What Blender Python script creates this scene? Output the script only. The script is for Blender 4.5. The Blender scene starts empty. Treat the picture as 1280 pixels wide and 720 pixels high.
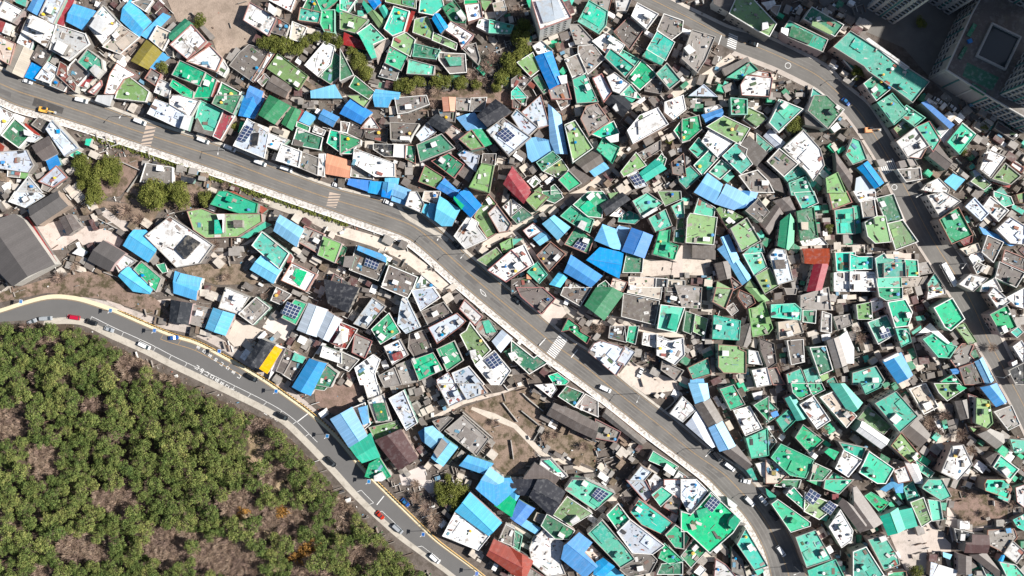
import bpy, bmesh, math, random
from mathutils import Vector
random.seed(7)
sc = bpy.context.scene
R = math.radians
PX = 0.36          # metres per photograph pixel at ground level
HC = 400.0         # drone height above the village, metres
SUN_EL, SUN_AZ = R(39), math.atan2(0.04, 1.0)   # sun: elevation, direction it stands in (counter-clockwise from +x)
# ------------------------------------------------ camera, light, exposure
cd = bpy.data.cameras.new('camera'); cam = bpy.data.objects.new('camera', cd); sc.collection.objects.link(cam)
cam.location = (0, 0, HC); cam.rotation_euler = (0, 0, 0)
cd.sensor_width = 36; cd.lens = 36 * HC / (1280 * PX); cd.clip_end = 5000; cd.clip_start = 1
sc.camera = cam
w = bpy.data.worlds.new('World'); sc.world = w; w.use_nodes = True
nt = w.node_tree; bgn = nt.nodes['Background']
sky = nt.nodes.new('ShaderNodeTexSky'); sky.sky_type = 'NISHITA'; sky.sun_disc = False
sky.sun_elevation = SUN_EL; sky.sun_rotation = math.pi / 2 - SUN_AZ
nt.links.new(sky.outputs[0], bgn.inputs[0]); bgn.inputs[1].default_value = 0.05
sl = bpy.data.lights.new('sun', 'SUN'); sl.energy = 5.0; sl.angle = R(0.5); sl.color = (1, 0.955, 0.89)
so = bpy.data.objects.new('sun', sl); sc.collection.objects.link(so); so.location = (200, 0, 250)
so.rotation_euler = (0, math.pi / 2 - SUN_EL, SUN_AZ)
sc.view_settings.view_transform = 'Standard'; sc.view_settings.look = 'None'
sc.view_settings.exposure = 0.68; sc.view_settings.gamma = 1; sc.view_settings.use_curve_mapping = False
sc.render.resolution_x, sc.render.resolution_y = 1024, 576
C = sc.collection
DATA = """
@0 0
fw 0,80 40,10 170,80 95,165 0,125
ft 110,0 200,0 190,50 120,20
Gb 250,0 345,0 290,115 210,70
fp 355,0 485,0 400,175 300,118
Mr 490,0 550,0 470,190 425,165
Mr 425,195 455,205 365,355 340,335
Gs 555,35 725,90 620,220 505,160
fq 775,48 905,185 775,330 660,190
+q4 730,105 800,180 740,245 670,195
fc 905,190 1040,280 900,400 780,350 850,290
Gs 980,5 1130,165 1045,275 910,150 930,80
Ms 1225,105 1270,125 1110,290 1065,262
fc 1185,200 1290,250 1225,375 1130,295
fr 0,135 45,165 20,235 0,240
fw 45,165 90,185 50,260 15,245
fw 230,115 440,200 350,350 170,240 190,190
+w4 240,115 350,160 310,240 205,200
fq 170,250 255,300 230,370 140,320
fc 0,280 110,330 70,480 0,440
Gc 135,330 250,385 165,575 50,520
fn 290,345 385,390 320,490 240,440
Mb 240,475 310,500 265,600 190,575
fp 360,470 440,520 370,620 275,585
fq 430,190 640,260 670,330 520,450 380,370
+w3 430,300 510,340 470,410 400,370
fk 400,570 520,620 480,680 385,640
fr 455,470 500,500 500,560 570,640 560,680 430,560
fn 570,450 665,550 585,640 500,560 530,490
fr 680,560 720,580 640,660 590,645
ft 660,375 760,450 770,520 710,570 590,465
+w3 710,480 760,525 715,575 670,525
Gy 1100,305 1210,390 1110,515 990,455
Mb 1200,385 1265,430 1150,520 1115,500
fk 1140,520 1205,560 1170,640 1095,590
fw 880,480 1010,560 930,590 860,700 790,700 830,560
Cd 830,675 875,590
fl 950,565 1115,690 1090,760 870,735 900,650
fk 1060,0 1140,10 1090,80 1000,20
fz 1230,370 1300,330 1300,430 1260,420
fw 1200,600 1290,640 1260,730 1165,690
fw 660,690 760,600 770,640 700,710
Cw 170,600 255,625
T 1210,500 50
@213 0
Gd 110,145 165,185 20,300 0,290 0,255
fq 160,190 265,310 130,440 5,335
Mr 290,315 315,335 150,435 130,440
fq 300,350 385,440 345,530 135,460
fw 400,455 435,510 395,575 345,545
fg 75,460 260,545 220,640 20,560
fg 260,545 345,600 300,730 180,730 220,640
fg 20,600 170,690 160,760 0,640
Mr 350,610 390,630 320,730 285,730
fd 390,625 520,695 500,780 350,730
Gb 600,650 690,690 670,790 570,730
fw 600,25 795,140 735,265 555,150
+w3 740,20 800,70 770,110 730,80
fw 740,0 930,0 900,80
fn 800,140 890,190 860,270 760,240
fn 590,340 740,380 680,520 620,610 450,490 520,400
fw 750,390 780,400 640,610 620,600
fl 810,410 1025,570 960,670 735,515
fk 710,550 750,590 690,650 650,610
Gn 770,570 910,650 860,730 720,660
fw 1160,320 1230,350 1200,480 1110,570 1015,490 1100,390
fd 1230,400 1290,440 1280,560 1200,625 1115,570
ft 980,65 1130,100 1110,170 965,150
fd 1030,0 1090,0 1130,90 1000,60
fg 1110,0 1250,0 1130,90
fg 1140,85 1230,80 1230,245 1160,235 1130,180
fg 1250,30 1290,30 1290,110 1240,80
Gu 1060,690 1230,640 1280,730 1060,730
fc 920,170 1020,210 970,310 900,290
T 210,150 60
T 700,310 60
T 780,330 70
T 860,340 70
T 940,360 60
T 770,290 55
T 1010,310 50
T 1080,270 50
T 1180,280 55
T 1250,310 50
Mk 240,180 330,270 300,300 215,200
fw 740,0 770,0 760,20
@426 0
ft 0,0 110,0 50,85 0,70
fl 30,95 200,150 110,245 0,215 0,100
ft 170,0 240,70 200,100 160,30
Gb 200,0 290,0 305,20 250,75
Gl 250,85 335,165 290,205 215,100
Gt 285,60 325,35 370,100 330,145
ft 225,185 330,290 240,330 130,250
+t3 130,250 240,330 270,430 230,440
Mr 30,250 190,330 180,370 20,330
ft 400,55 510,90 470,235 390,265 330,215
Mr 530,80 560,90 500,240 470,235
fl 340,0 560,0 560,60 340,10
fg 460,0 560,0 550,60 460,30
ft 600,0 760,0 770,45 690,110 590,90
fl 560,150 650,130 690,230 680,290 545,240
Gb6 710,110 735,110 800,200 750,240 690,140
fd 770,60 850,10 940,130 930,170 830,160
+w3 865,95 900,70 940,130 910,150
fg 925,0 1030,0 1040,35 925,45
fl 1050,0 1130,10 1080,80 1060,50
fw 935,40 1045,30 1060,130 960,160
fc 1145,30 1220,10 1240,80 1170,140
fw 1050,135 1120,160 1115,245 1025,200
ft 1120,155 1290,195 1270,250 1115,245
fw 830,165 990,265 910,360 885,290 785,220
fl 700,250 870,330 860,370 690,300
fl 490,250 555,300 520,420 385,345 400,290
fg 370,360 500,420 450,525 335,470
fd 560,335 740,380 710,440 545,420
ft 515,450 700,500 690,560 500,550
fk 740,400 930,410 940,540 820,550 740,450
+t2 780,425 905,430 905,490 820,495
fk 330,480 440,520 410,600 290,570
fd 110,575 250,690 210,740 70,650
Gu 265,675 440,700 430,740 245,730
fd 0,380 90,560 0,600
fk 910,360 1010,330 1040,440 1030,480
Mc 260,370 350,290 370,320 300,400 280,470
T 130,460 70
T 190,540 60
T 110,420 50
T 580,600 60
T 500,640 60
T 440,640 50
T 720,610 60
T 800,610 55
T 900,620 55
T 1210,580 60
T 1250,440 55
B 980,560 60
B 1100,500 70
B 1150,430 60
B 1060,610 60
B 560,690 50
B 720,690 60
B 1170,620 50
@640 0
fw18 150,0 370,0 440,130 215,215
+p19 175,5 290,0 320,150 235,175
+p19 295,0 345,0 400,125 320,150
ft 580,10 715,90 700,190 650,250 500,160
fk 430,190 500,190 610,310 580,330 480,330
fw 705,250 840,340 790,420 700,390 610,310
fk 500,350 610,340 690,440 570,550 500,400
fw 940,30 1090,110 1010,215 900,120
fn 870,140 990,210 880,370 770,240
ft5 740,370 915,500 850,575 700,430
ft3 780,355 950,450 920,490 790,400
fk 1140,110 1280,160 1270,240 1190,300 1090,225
ft 1090,240 1215,320 1150,450 1015,370
+t2 1010,375 1145,450 1120,490 975,420
fg 975,455 1080,560 960,670 870,590
ft 1160,480 1260,600 1180,665 1085,555
fw 220,310 300,380 205,420 160,350
Gb5 180,430 295,390 370,620 285,665 
+w2 345,570 410,560 415,620 370,630
fl 45,470 155,400 205,520 140,570
fd 205,560 270,680 240,700 160,590
fk 400,450 500,410 550,545 460,590
fn 0,600 60,560 140,600 80,660 0,650
Mr 110,630 140,610 175,640 160,670
ft 0,690 40,650 110,730 0,740
ft 460,600 550,560 640,760 490,770
fp 610,590 670,560 745,690 690,760
fq 715,580 770,550 875,630 810,700 760,680
ft 820,710 890,640 970,740 
fk 280,680 410,620 440,740 300,740
fn 1010,600 1130,600 1110,700 1000,680
fk 600,0 740,0 720,80 640,40
fw 780,10 890,0 860,80 790,80
T 90,200 70
T 60,290 80
T 40,400 60
T 30,540 50
B 50,90 60
@853 0
Gn7 235,0 395,0 350,85 240,30
fl8 400,0 530,0 700,180 650,270 570,230 355,100
+w3 600,170 640,160 650,210 600,225
Gw 590,20 690,0 700,30 640,80
fc 660,40 740,40 710,120 660,80
fd8 970,60 1200,190 1140,270 915,140
+l2 980,150 1060,190 1130,240 1110,260 970,190
+w3 1005,130 1035,120 1045,150 1010,160
ft8 800,160 1085,300 1050,385 790,275 750,235
+d1 820,190 985,265 950,330 800,270
+w2 745,205 800,215 790,270 740,240
fk6 75,230 240,280 170,450 110,540 0,440
+w3 10,360 50,330 100,380 50,410
Mn 305,520 485,435 510,480 325,560
ft 345,580 505,475 560,530 430,590
fw 480,570 670,590 650,720 450,710 440,640
fp 60,715 160,640 250,720
ft 960,690 1000,665 1080,730 970,730
fw 570,530 660,545 670,590 500,560
Cz 480,315 575,345
Cz 830,110 890,45
Cw 1055,80 1105,90
Cw 1110,45 1145,20
@960 0 4
ft8 410,160 800,410 720,510 640,450 500,355 480,330 330,235
ft7 550,365 620,435 540,500 480,420
ft7 620,470 670,530 700,560 630,620 550,515
ft6 690,530 780,590 730,630 650,570
fl 630,645 690,590 720,635 660,685
ft 375,300 400,290 455,345 430,360
ft 225,445 375,550 300,640 200,550
ft 55,500 175,550 55,660 5,610
fw 640,705 735,640 800,720 760,790 690,780
ft 750,650 810,610 860,680 820,730
Gw4 835,660 880,615 935,660 880,710
ft 910,690 970,620 1030,670 960,740
Mb9 775,515 790,510 925,625 910,640
Mn6 300,580 300,640 190,620 185,575
Cb 365,490 410,530
Cw 825,490 870,520
Cw 895,520 935,555
Cw 125,65 165,30
Xo 455,655 540,650
T 135,620 45
T 455,360 40
T 1085,635 25
T 770,110 32
T 700,480 20
@0 120
fw 0,90 100,140 0,290
fd 115,175 240,280 145,385 20,295
+w3 175,250 220,260 215,300 180,290
Mr 190,200 300,290 280,320 180,235
fn 290,165 375,200 330,270 245,215
fp 250,280 320,310 260,350 195,340
Gn5 365,305 430,425 325,480 245,375
fp 395,190 580,390 490,445 355,250
+b1 420,250 450,250 450,280 425,280
ft 560,395 630,430 570,470 505,440
+t2 645,320 690,320 670,375 635,365
Mb 345,470 425,445 450,510 375,550
fp 0,425 200,410 250,520 215,570 0,540
+b1 5,485 35,485 35,508 5,508
fk 60,550 160,565 150,615 55,605
fl 160,570 215,575 200,620 150,615
fq 215,610 310,720 130,720
fp 425,530 500,610 400,680 300,640
fk 330,640 400,680 360,720 310,700
fr 0,350 35,380 20,420 0,420
fw 110,130 190,160 170,200 105,175
Gq 735,0 850,0 820,70 725,35
T 600,500 75
T 640,580 75
T 820,500 80
T 760,560 85
T 700,620 80
T 620,660 60
T 700,700 60
T 1150,690 80
T 1230,710 60
T 860,560 60
fk 1100,510 1290,540 1290,690 1150,640 1060,640
Cw 555,20 680,50
Cw 1005,175 1105,215
Xy 300,100 380,115
W 960,720 1080,545
W 1060,560 905,490
@213 120
fw 0,0 75,0 215,40 150,150 0,60
fp -110,30 0,70 115,130 70,240 -165,130
+w3 105,140 160,150 130,260 70,240
ft 230,40 400,120 330,260 250,250 195,170
+n1 200,160 250,250 330,270 300,300 170,260
fr 410,95 480,150 375,325 325,300
fd6 345,0 530,0 470,130 320,55
fg 200,0 310,0 295,40 190,0
Gb 555,0 700,20 625,165 520,145
Gd7 745,0 890,75 780,205 670,140
Gd 900,80 975,115 910,250 840,205
fg 525,190 570,200 530,280 505,270
fp6 580,175 735,280 700,460 480,370 
S 575,220 635,250 565,350 500,330
+z1 620,275 665,275 650,370 610,370
fw 740,280 880,330 800,400 710,370
fq 840,365 980,420 960,530 800,480
fk 980,420 1110,470 1100,590 960,530
fd 955,250 1140,315 1120,400 920,360
+n1 930,320 1000,350 990,380 920,370
fd 950,190 1050,230 1040,270 940,230
Ms 1015,120 1090,160 1040,215 975,185
fw 1080,220 1170,260 1150,300 1065,270
Gb 1150,105 1260,160 1215,225 1115,170
Mr 980,100 1000,110 960,190 945,180
fg 1205,260 1320,285 1420,330 1360,430 1290,430 1180,350
Go 1180,440 1350,490 1340,610 1170,580
fw 1120,440 1160,440 1150,600 1115,590
fw 590,180 740,240 740,270 580,195
Mz 80,600 190,620 165,660 80,640
T 60,700 80
Cw 200,315 300,355
Cw 400,370 500,415
Cw 620,480 735,525
Cw 820,530 925,565
Cw 1205,655 1300,690
T 480,230 30
B 410,670 40
@426 120
Gb 75,30 230,125 150,205 0,130
Gu 245,0 390,0 350,80 260,75
fl 60,0 240,0 180,80
fk 410,20 640,0 660,60 500,120 430,130
Go5 765,15 855,15 850,110 775,110
fk 870,20 975,25 970,110 870,100
fk 980,20 1090,15 1070,110 970,110
Gz7 1160,30 1275,120 1100,225 1025,150
Gs 875,165 1000,130 1090,240 950,255
fk 740,110 860,120 850,190 760,180
Gz5 720,140 830,215 770,270 655,200
fp 650,205 710,270 610,345 570,295
fw 230,160 290,245 160,240 190,200
fn 75,200 180,250 160,310 50,280
fn 180,250 350,250 340,350 190,310
fn6 375,205 580,215 510,330 380,325
+w1 445,300 520,305 515,330 443,328
fg 0,285 145,330 140,360 0,430
fw 105,400 400,510 400,600 260,600 95,500
fk 85,530 250,570 240,620 80,600
fz 250,365 395,370 390,450 330,450 250,400
Mw 395,365 495,370 490,460 393,450
fd 495,375 555,380 555,500 490,470
fd 575,370 755,290 850,390 600,490
fl6 895,325 980,260 1070,380 980,400
+g6 985,250 1055,245 1135,360 1075,385
fd 690,490 810,435 920,515 850,610
fp 890,440 930,410 1035,450 1010,560 960,520
ft 870,430 910,405 925,415 890,455
Mn 920,515 1000,560 960,640 880,580
fl 635,525 770,610 720,690 590,640
fl6 1060,510 1145,525 1110,720 970,680
fn 1070,440 1160,440 1150,520 1060,500
fp6 1220,170 1420,310 1260,440 1100,260
S 1240,235 1310,300 1250,350 1170,285
Mb 65,625 225,640 200,710 55,660
Mb 225,645 320,650 320,740 210,720
Ms 330,610 440,615 430,670 330,650
Gb 325,650 395,655 385,740 310,730
Gb 780,625 880,720 850,760 725,690
Mb 905,720 940,685 990,740 920,760
Gs 400,660 520,710 500,780 390,740
fc 780,260 840,230 930,290 870,350
fk 0,190 70,200 50,280 0,270
Gr6 1290,540 1420,720 1370,800 1225,660
B 700,60 50
@640 120
fp 35,105 190,235 105,315 0,150
fp 215,0 275,215 200,240 80,120
fn 205,250 240,300 190,350 165,290
Gs 275,75 360,150 410,430 330,430 290,340
Ms 105,330 175,315 190,350 290,340 330,420 290,430 150,490 125,460
fd 305,420 355,465 230,555 190,500
fl 370,480 420,550 345,610 245,565
fg 425,565 515,655 430,710 355,630
Gr 0,540 130,690 100,800 0,740
fw 175,595 220,640 160,690 110,640
fl6 470,190 600,390 460,490 400,220
+w1 405,225 445,205 465,240 430,260
fk6 640,60 730,190 580,290 520,170 560,80
Gz 750,0 830,0 900,70 830,150 695,40
+w1 755,85 780,55 800,110 780,115
ft 820,0 950,0 900,50
fw 925,45 995,5 1000,30 960,60
ft 590,280 760,195 800,280 730,335
+w3 700,310 800,280 800,340 740,350
fg 680,330 800,390 750,500 640,400
fw8 1090,95 1165,210 910,350 870,260 960,150
+w1 945,190 1060,130 1130,200 950,290
fc 880,60 1010,20 900,100
fw 1150,50 1280,0 1300,100 1210,170 1150,120
Gn 630,400 700,480 560,570 480,500
Ms 660,460 720,540 620,600 570,545
Mn 470,530 590,620 520,660 430,560
fl6 930,430 1000,520 840,600 820,570
Gt 1085,475 1150,545 1000,640 960,580
fg 1120,430 1160,470 1140,540 1080,480
fp 870,600 940,570 1010,670 930,690
S 880,610 955,580 1000,650 930,675
fk 940,440 1110,340 1110,400 1000,470
fg 0,0 120,0 100,80 60,60
fn 0,0 70,40 60,100 0,90
fk 320,0 430,0 430,60 370,100
fk 1200,500 1280,440 1300,600 1210,580
fd 290,680 320,660 380,730 290,740
fl 165,710 210,680 240,740 180,760
T 1180,330 30
@853 120
fg 365,20 480,30 480,135 370,135
fl 495,90 600,140 630,170 545,240 460,180
+l2 545,130 625,175 560,230 480,170
fl6 310,155 500,245 430,360 190,230
Gb 150,145 290,90 305,150 180,200
fw 160,90 270,65 300,90 170,135
ft7 740,35 895,100 720,265 655,200
fd8 990,0 1080,0 1195,110 1090,240 945,110
fg 0,180 120,150 140,250 50,330 0,340
fg -60,260 0,180 50,330 0,345
fw 200,260 370,350 270,460 150,340
ft 120,320 185,400 115,460 55,400
ft 205,405 265,465 150,590 90,520
ft 290,480 370,540 280,620 205,570
ft6 400,360 480,400 470,440 520,510 440,580 305,450
ft -30,580 60,530 130,600 30,690 -20,640
ft 360,560 390,600 340,650 300,620
Mn6 500,305 630,430 555,520 420,380
Mz 470,330 620,450 560,520 440,430
ft 560,290 680,390 640,420 560,350
Gp 655,255 765,350 720,400 615,300
fw6 905,260 1030,400 1060,520 980,630 930,560 760,390
fk6 725,400 860,510 760,600 640,490
ft 870,530 920,580 790,640 765,610
ft 800,655 920,610 980,740 820,740
fl7 1080,620 1160,580 1220,720 1090,720
Gn7 1150,430 1270,600 1250,700 1160,560
Mz 1060,490 1150,430 1160,560 1110,540
fk 430,600 560,560 640,640 680,720 520,720
Mn 590,510 720,620 760,720 700,700 560,540
fw 1110,240 1160,195 1190,240 1140,275
Gz 0,440 50,460 20,540 0,540
T 840,230 60
@1066 120
fw6 470,240 565,375 410,460 330,345
ft6 480,235 570,195 650,330 600,410
ft7 820,215 910,290 800,430 715,345
ft 0,320 50,340 100,470 0,510 -50,440
Gb 40,540 110,495 225,650 165,690 80,580
Mp 30,620 95,595 165,720 20,720
fk 175,480 230,470 260,520 200,530
fk 340,490 390,480 410,530 360,545
fk 400,475 450,455 490,520 430,535
Gn5 640,370 730,500 700,550 575,450 610,400
fn 620,350 700,330 740,360 690,400
Ms 750,590 830,630 770,700 695,640
fw 560,660 640,620 720,700 700,740 520,700
fw6 1010,400 1140,460 1030,610 955,550
+w3 1020,425 1080,445 1060,490 1005,470
fl6 1140,510 1250,600 1180,660 1050,620
Mr 1050,630 1190,660 1170,690 1040,650
fl 945,590 1030,660 980,700 890,640
ft 870,530 900,505 920,530 890,555
fp 900,560 940,545 960,590 920,610
ft 1065,720 1115,680 1160,740
fr 530,680 600,670 620,720 540,720
fk 340,555 500,545 510,620 400,640
fw 1200,490 1280,540 1260,580 1180,520
fn 1090,200 1240,300 1210,330 1070,240
Cw 700,60 775,110
Cz 415,655 520,605
B 870,430 40
T 830,420 30
@0 240
Hn7 -110,260 110,170 170,210 400,540 100,700 -40,560
Hn6 220,120 430,0 500,100 280,245
fp 120,0 280,0 330,30 200,115 75,70
Gn4 450,200 535,170 600,260 510,320
Hn5 775,370 930,460 820,590 665,510
Gs5 930,400 1010,290 1090,290 1190,380 1170,450 1110,520
Gs 900,630 960,565 1160,700 1130,760 1000,740
fg 1060,525 1205,650 1170,740 1010,580
fg 1170,545 1240,530 1260,600 1220,610
fq 870,540 930,470 1015,520 900,600
Mw 540,460 600,410 660,450 620,485
fk 1115,505 1165,460 1195,500 1150,550
Pc 280,260 450,210 520,320 600,260 740,250 930,350 890,420 720,380 620,400 580,350 460,430 370,440
Pk 800,100 1000,260 940,300 760,170
W 740,200 950,310
W 500,500 650,550 890,640
Mr 180,200 210,190 420,520 400,540
T 700,30 80
T 1080,20 80
T 1150,70 90
T 1240,20 60
B 950,140 80
B 1040,200 60
B 560,560 50
B 450,640 60
@213 240
fg7 370,0 430,0 650,90 640,150 520,155 310,90
Mr 440,0 470,0 720,130 690,155 640,110
fl6 135,150 240,130 340,170 680,170 685,220 510,330 270,340 180,280
+t3 330,210 390,205 390,310 330,315
+w3 345,165 405,165 400,305 390,300
+n3 470,210 540,210 540,265 475,265
Mt 700,225 745,245 580,340 515,335
Gs6 825,180 995,280 945,405 780,290
fw6 0,190 75,240 125,270 315,400 220,530 50,560 -180,330
+z1 130,320 225,380 110,505 35,430
ft 690,305 885,460 820,570 620,400
Gs5 685,480 830,580 770,680 605,580
Gs 80,615 235,650 210,730 40,720
fk 1010,260 1150,320 1100,450 960,370
fl 1150,335 1280,390 1230,525 1110,470
fw 915,535 1090,620 1020,740 840,660
+g0 940,570 1025,600 970,710 910,650
fd 1290,470 1340,500 1300,560 1240,530
Pc 300,510 560,380 620,340 750,260 790,290 600,380 420,480 330,530
Pk 760,50 1200,190 1280,240 1280,330 1000,200 740,110
fn 1230,620 1280,650 1280,720 1190,720
fr 870,520 900,460 920,490 895,550
T 70,60 80
T 260,40 70
B 420,640 50
B 330,400 60
B 180,60 60
@426 240
Gb 310,-20 385,-20 370,50 305,35
Ms 395,-10 520,-10 490,95 385,60
fw 525,0 570,0 620,90 600,150 490,100
fc 630,0 745,0 725,90 615,60
Ms 615,90 665,90 650,175 605,150
Gs 670,90 740,100 705,215 650,175
Gs6 745,40 890,130 830,250 760,250 710,210 730,100
Gb7 905,0 960,0 1050,100 975,185 850,60
+g4 850,30 925,100 905,130 845,50
Mb 750,-10 900,-20 830,45
fw 955,185 1030,230 1020,260 1090,350 935,420 855,330
fl 1110,25 1165,90 1095,140 1160,310 1100,340 1005,185 1050,110
fq 1170,100 1275,240 1250,290 1190,300 1110,160
fw 1210,110 1280,50 1280,200
fl 1170,420 1210,470 1110,560 1030,510
fw 1280,440 1400,560 1240,670 1110,585
fn 120,410 340,530 280,660 70,580
+s4 130,400 300,460 340,490 340,530 120,435
S 200,475 295,525 270,585 175,550
+k2 30,480 110,480 80,570 15,560
fn6 365,555 570,640 540,720 500,790 310,710
fw 610,630 720,720 560,720
fz 0,650 70,690 60,720 0,720
fd 0,390 50,420 10,500 -20,480
B 340,470 40
fl 1200,390 1280,350 1290,430 1220,450
Cw 320,65 395,95
Cz 835,370 905,430
@640 240
fl 180,0 270,40 220,90 180,135 110,60
fd 230,0 350,-10 380,40 320,80 240,50
fw 0,50 75,110 0,170
fd 80,120 150,175 40,235 0,190
fg7 570,0 680,0 720,60 680,100 670,190 570,180 465,95
fg6 445,110 560,190 610,210 580,300 480,250 370,180
+w2 520,210 565,230 540,290 490,260
Gz8 825,10 880,55 710,170 665,100
+l1 720,10 800,0 740,50
fw 805,115 850,150 810,190 730,180
ft 805,190 880,145 970,190 920,235 800,220
ft8 1015,10 1125,85 980,190 910,70
+w2 1085,110 1095,135 990,195 975,180
fl 1100,0 1260,0 1265,50 1150,100
ft 1200,110 1280,70 1290,190 1240,195
ft6 1150,135 1195,250 1080,295 1030,200
fl 1240,195 1290,190 1290,280 1230,280
fd 1225,290 1290,275 1290,380 1215,370
fg7 1180,290 1170,380 1240,405 1215,500 1065,460 1110,300
Gu6 315,180 430,265 345,355 235,240
Gu6 680,250 770,280 820,430 760,420 625,360
Ms 800,260 875,275 820,430 760,320
Gb7 900,275 1050,330 990,490 830,440
fd 480,265 610,350 570,460 400,390
S 510,345 575,380 540,445 455,410
Gb6 660,420 830,460 800,640 700,590 565,510
Gb6 445,480 670,630 590,710 395,600
Gu 355,605 410,640 360,710 290,690
Gu 235,295 285,345 210,395 165,350
fw 160,240 230,290 130,340 90,290
fn 290,380 395,465 280,590 190,475
fw 90,400 160,540 60,600 0,540 0,440
ft 190,530 260,620 205,680 120,600
fd 865,450 980,490 970,600 835,600
Pc 980,500 1200,520 1190,620 960,640
Pc 1210,500 1280,380 1280,640 1190,640
fn 0,660 120,640 200,720 0,760
fn 410,660 560,720 400,740
fd 640,700 700,660 760,720 640,740
fc 760,650 860,680 830,740 740,720
fc 880,640 1075,650 1070,740 880,740
fz 1085,650 1160,655 1150,740 1080,740
fc 1175,660 1290,670 1290,740 1165,740
+o1 110,615 145,625 145,655 110,650
ft 0,350 80,350 0,410
@853 240
Gs6 95,0 190,-135 295,-55 240,80
Gs6 330,-55 440,0 525,55 385,130 250,85
Gb5 450,-5 560,10 520,110 410,120
ft 125,50 240,120 230,190 90,155
fl6 60,165 255,195 230,390 30,375 40,200
fl 300,110 445,190 345,270 260,130
+w2 350,185 385,215 350,240 325,215
fn7 570,55 645,150 580,220 480,140
fl7 480,200 580,365 445,440 365,275
fd 620,340 670,355 630,415 590,385
ft 590,390 610,450 460,465 520,410
ft 460,470 590,460 630,560 540,620
fl 650,575 720,700 620,760 550,630
Gn 700,100 750,160 650,310 590,230
Gn 760,50 800,40 850,160 790,170 690,70
Gg6 800,170 835,220 830,380 790,430 720,400 740,220
fd7 980,120 1010,340 890,360 860,150
+c2 890,225 945,225 945,285 895,280
ft 840,10 980,0 1010,80 900,130
fl 1100,0 1230,0 1265,75 1130,125
ft 1145,140 1280,120 1290,310 1160,310
Gu 345,325 420,500 360,540 270,430 310,400 290,345
Gu 420,515 510,640 450,690 365,550
fp6 700,430 770,440 825,660 720,690 660,480
+n1 690,510 765,505 780,575 705,580
Gr6 905,430 1095,430 1090,545 920,530
Gr6 990,545 1090,545 1040,730 940,740
ft 1150,460 1290,455 1290,600 1160,590
fw 1140,610 1290,600 1290,740 1140,740
Mn 80,395 245,400 240,500 80,490
Gn 250,540 350,520 360,640 280,660
fn 350,620 450,700 380,740
fl 260,670 360,720 250,740
fl 510,650 570,720 470,710
fw 880,360 1040,345 1080,390 900,400
Pc 0,390 80,400 80,490 215,510 190,630 0,620
Pk 820,480 900,450 960,560 900,700 830,560
T 1110,270 40
B 860,540 40
@1066 240
fw 10,0 160,0 165,50 50,70
fk 60,70 155,50 175,180 80,190
ft 0,110 40,110 55,300 0,310
fd 180,50 300,20 370,200 255,235
+w2 200,75 235,65 255,105 220,115
fl7 180,185 240,185 280,370 170,380 115,330 95,230
fl 370,215 480,370 320,430 260,240
fw6 560,30 680,0 800,70 650,180
fg8 785,120 890,320 740,385 650,210
fp 910,50 1010,160 960,210 850,110
fw 1030,40 1160,140 1090,215 980,110
ft 1060,0 1180,40 1200,90 1130,110 1060,30
ft 1200,90 1290,140 1270,170 1190,120
fl 1220,20 1290,0 1290,90 1240,80
fp 1180,190 1290,260 1280,390 1180,380 1080,280
fw 1300,220 1290,300 1280,240
fn 1010,330 1120,380 1050,520 970,450
fn 1140,440 1290,500 1290,590 1120,520
fn 1100,530 1280,610 1220,710 1070,640
fr 800,370 900,320 890,380 830,405
fw 910,440 960,460 975,510 910,545 875,490
fc 810,430 930,390 950,440 860,470
fk 930,520 1010,560 930,620 900,560
Vw 658,535 752,705
fw 800,690 880,620 1000,650 900,740
ft7 170,500 230,465 250,500 380,510 390,630 190,640
ft8 235,540 385,530 390,630 235,635
ft7 385,510 480,515 490,630 390,630
ft 190,645 355,645 360,740 190,740
ft -20,470 40,490 140,490 140,575 -20,580
fw -20,600 160,605 180,740 -20,740
fk 480,540 560,530 600,600 490,620
fc 370,650 520,645 490,700 370,710
ft 560,690 610,615 680,720 570,740
fw 970,700 1060,650 1110,740 960,740
Pc 300,460 440,460 440,500 310,490
Mb 960,270 1240,390 1180,400 980,310
B 1200,200 30
@0 360
Cs 215,265 275,240
Cs 295,232 405,225
Cr 610,228 505,212
Cz 745,275 630,235
Cs 780,295 865,325
Cw 1030,405 1145,460
Pc 800,70 1030,60 1110,100 1280,80 1280,110 1110,140 1010,90 860,90 1000,190 980,210 800,100
@213 360
Gz5 10,95 160,120 130,270 0,240
Gs5 325,155 475,200 410,350 270,300
Mb 395,178 475,200 450,245 385,220
fw 420,0 590,70 510,190 370,145
fk 645,75 740,150 620,270 520,195
Pw 760,180 945,280 870,400 690,295
Pc 460,220 700,320 600,420 480,440 400,350
fg5 935,90 1020,120 940,270 840,220
S 880,100 990,145 940,235 840,190
fk 800,0 900,50 830,120 760,90
Gp5 1040,120 1170,165 1095,360 955,310
Gp5 1180,180 1280,240 1185,395 1100,350
fr 1270,260 1340,330 1280,440 1190,400
+w3 1280,320 1290,420 1220,410
Gz7 680,385 780,425 660,600 565,545
Ma6 780,440 830,465 725,635 665,595
+n3 640,520 665,520 655,545 635,545
Mw 680,380 885,465 740,680 800,480
fn 870,460 930,490 850,640 800,620
fn 930,480 1020,540 920,690 840,640
+t2 930,485 1015,520 990,565 910,540
Gb6 1045,535 1165,570 1090,720 1050,800 920,740
fd 1180,585 1250,640 1200,740 1090,720
fw 1150,440 1280,490 1280,560 1130,510
fw 1140,410 1170,420 1110,500 1085,490
Gs 40,-120 220,-50 190,85 30,35
fk 170,130 310,160 250,290 140,260
Cb 5,375 50,370
Cz 565,640 665,700
B 700,60 40
@426 360
Gz6 -120,-60 130,0 50,180 -90,110
fp 240,80 330,140 195,300 105,265
fp6 535,20 690,0 740,70 600,165
fp6 460,100 490,80 590,290 490,335 430,270 450,140
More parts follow.
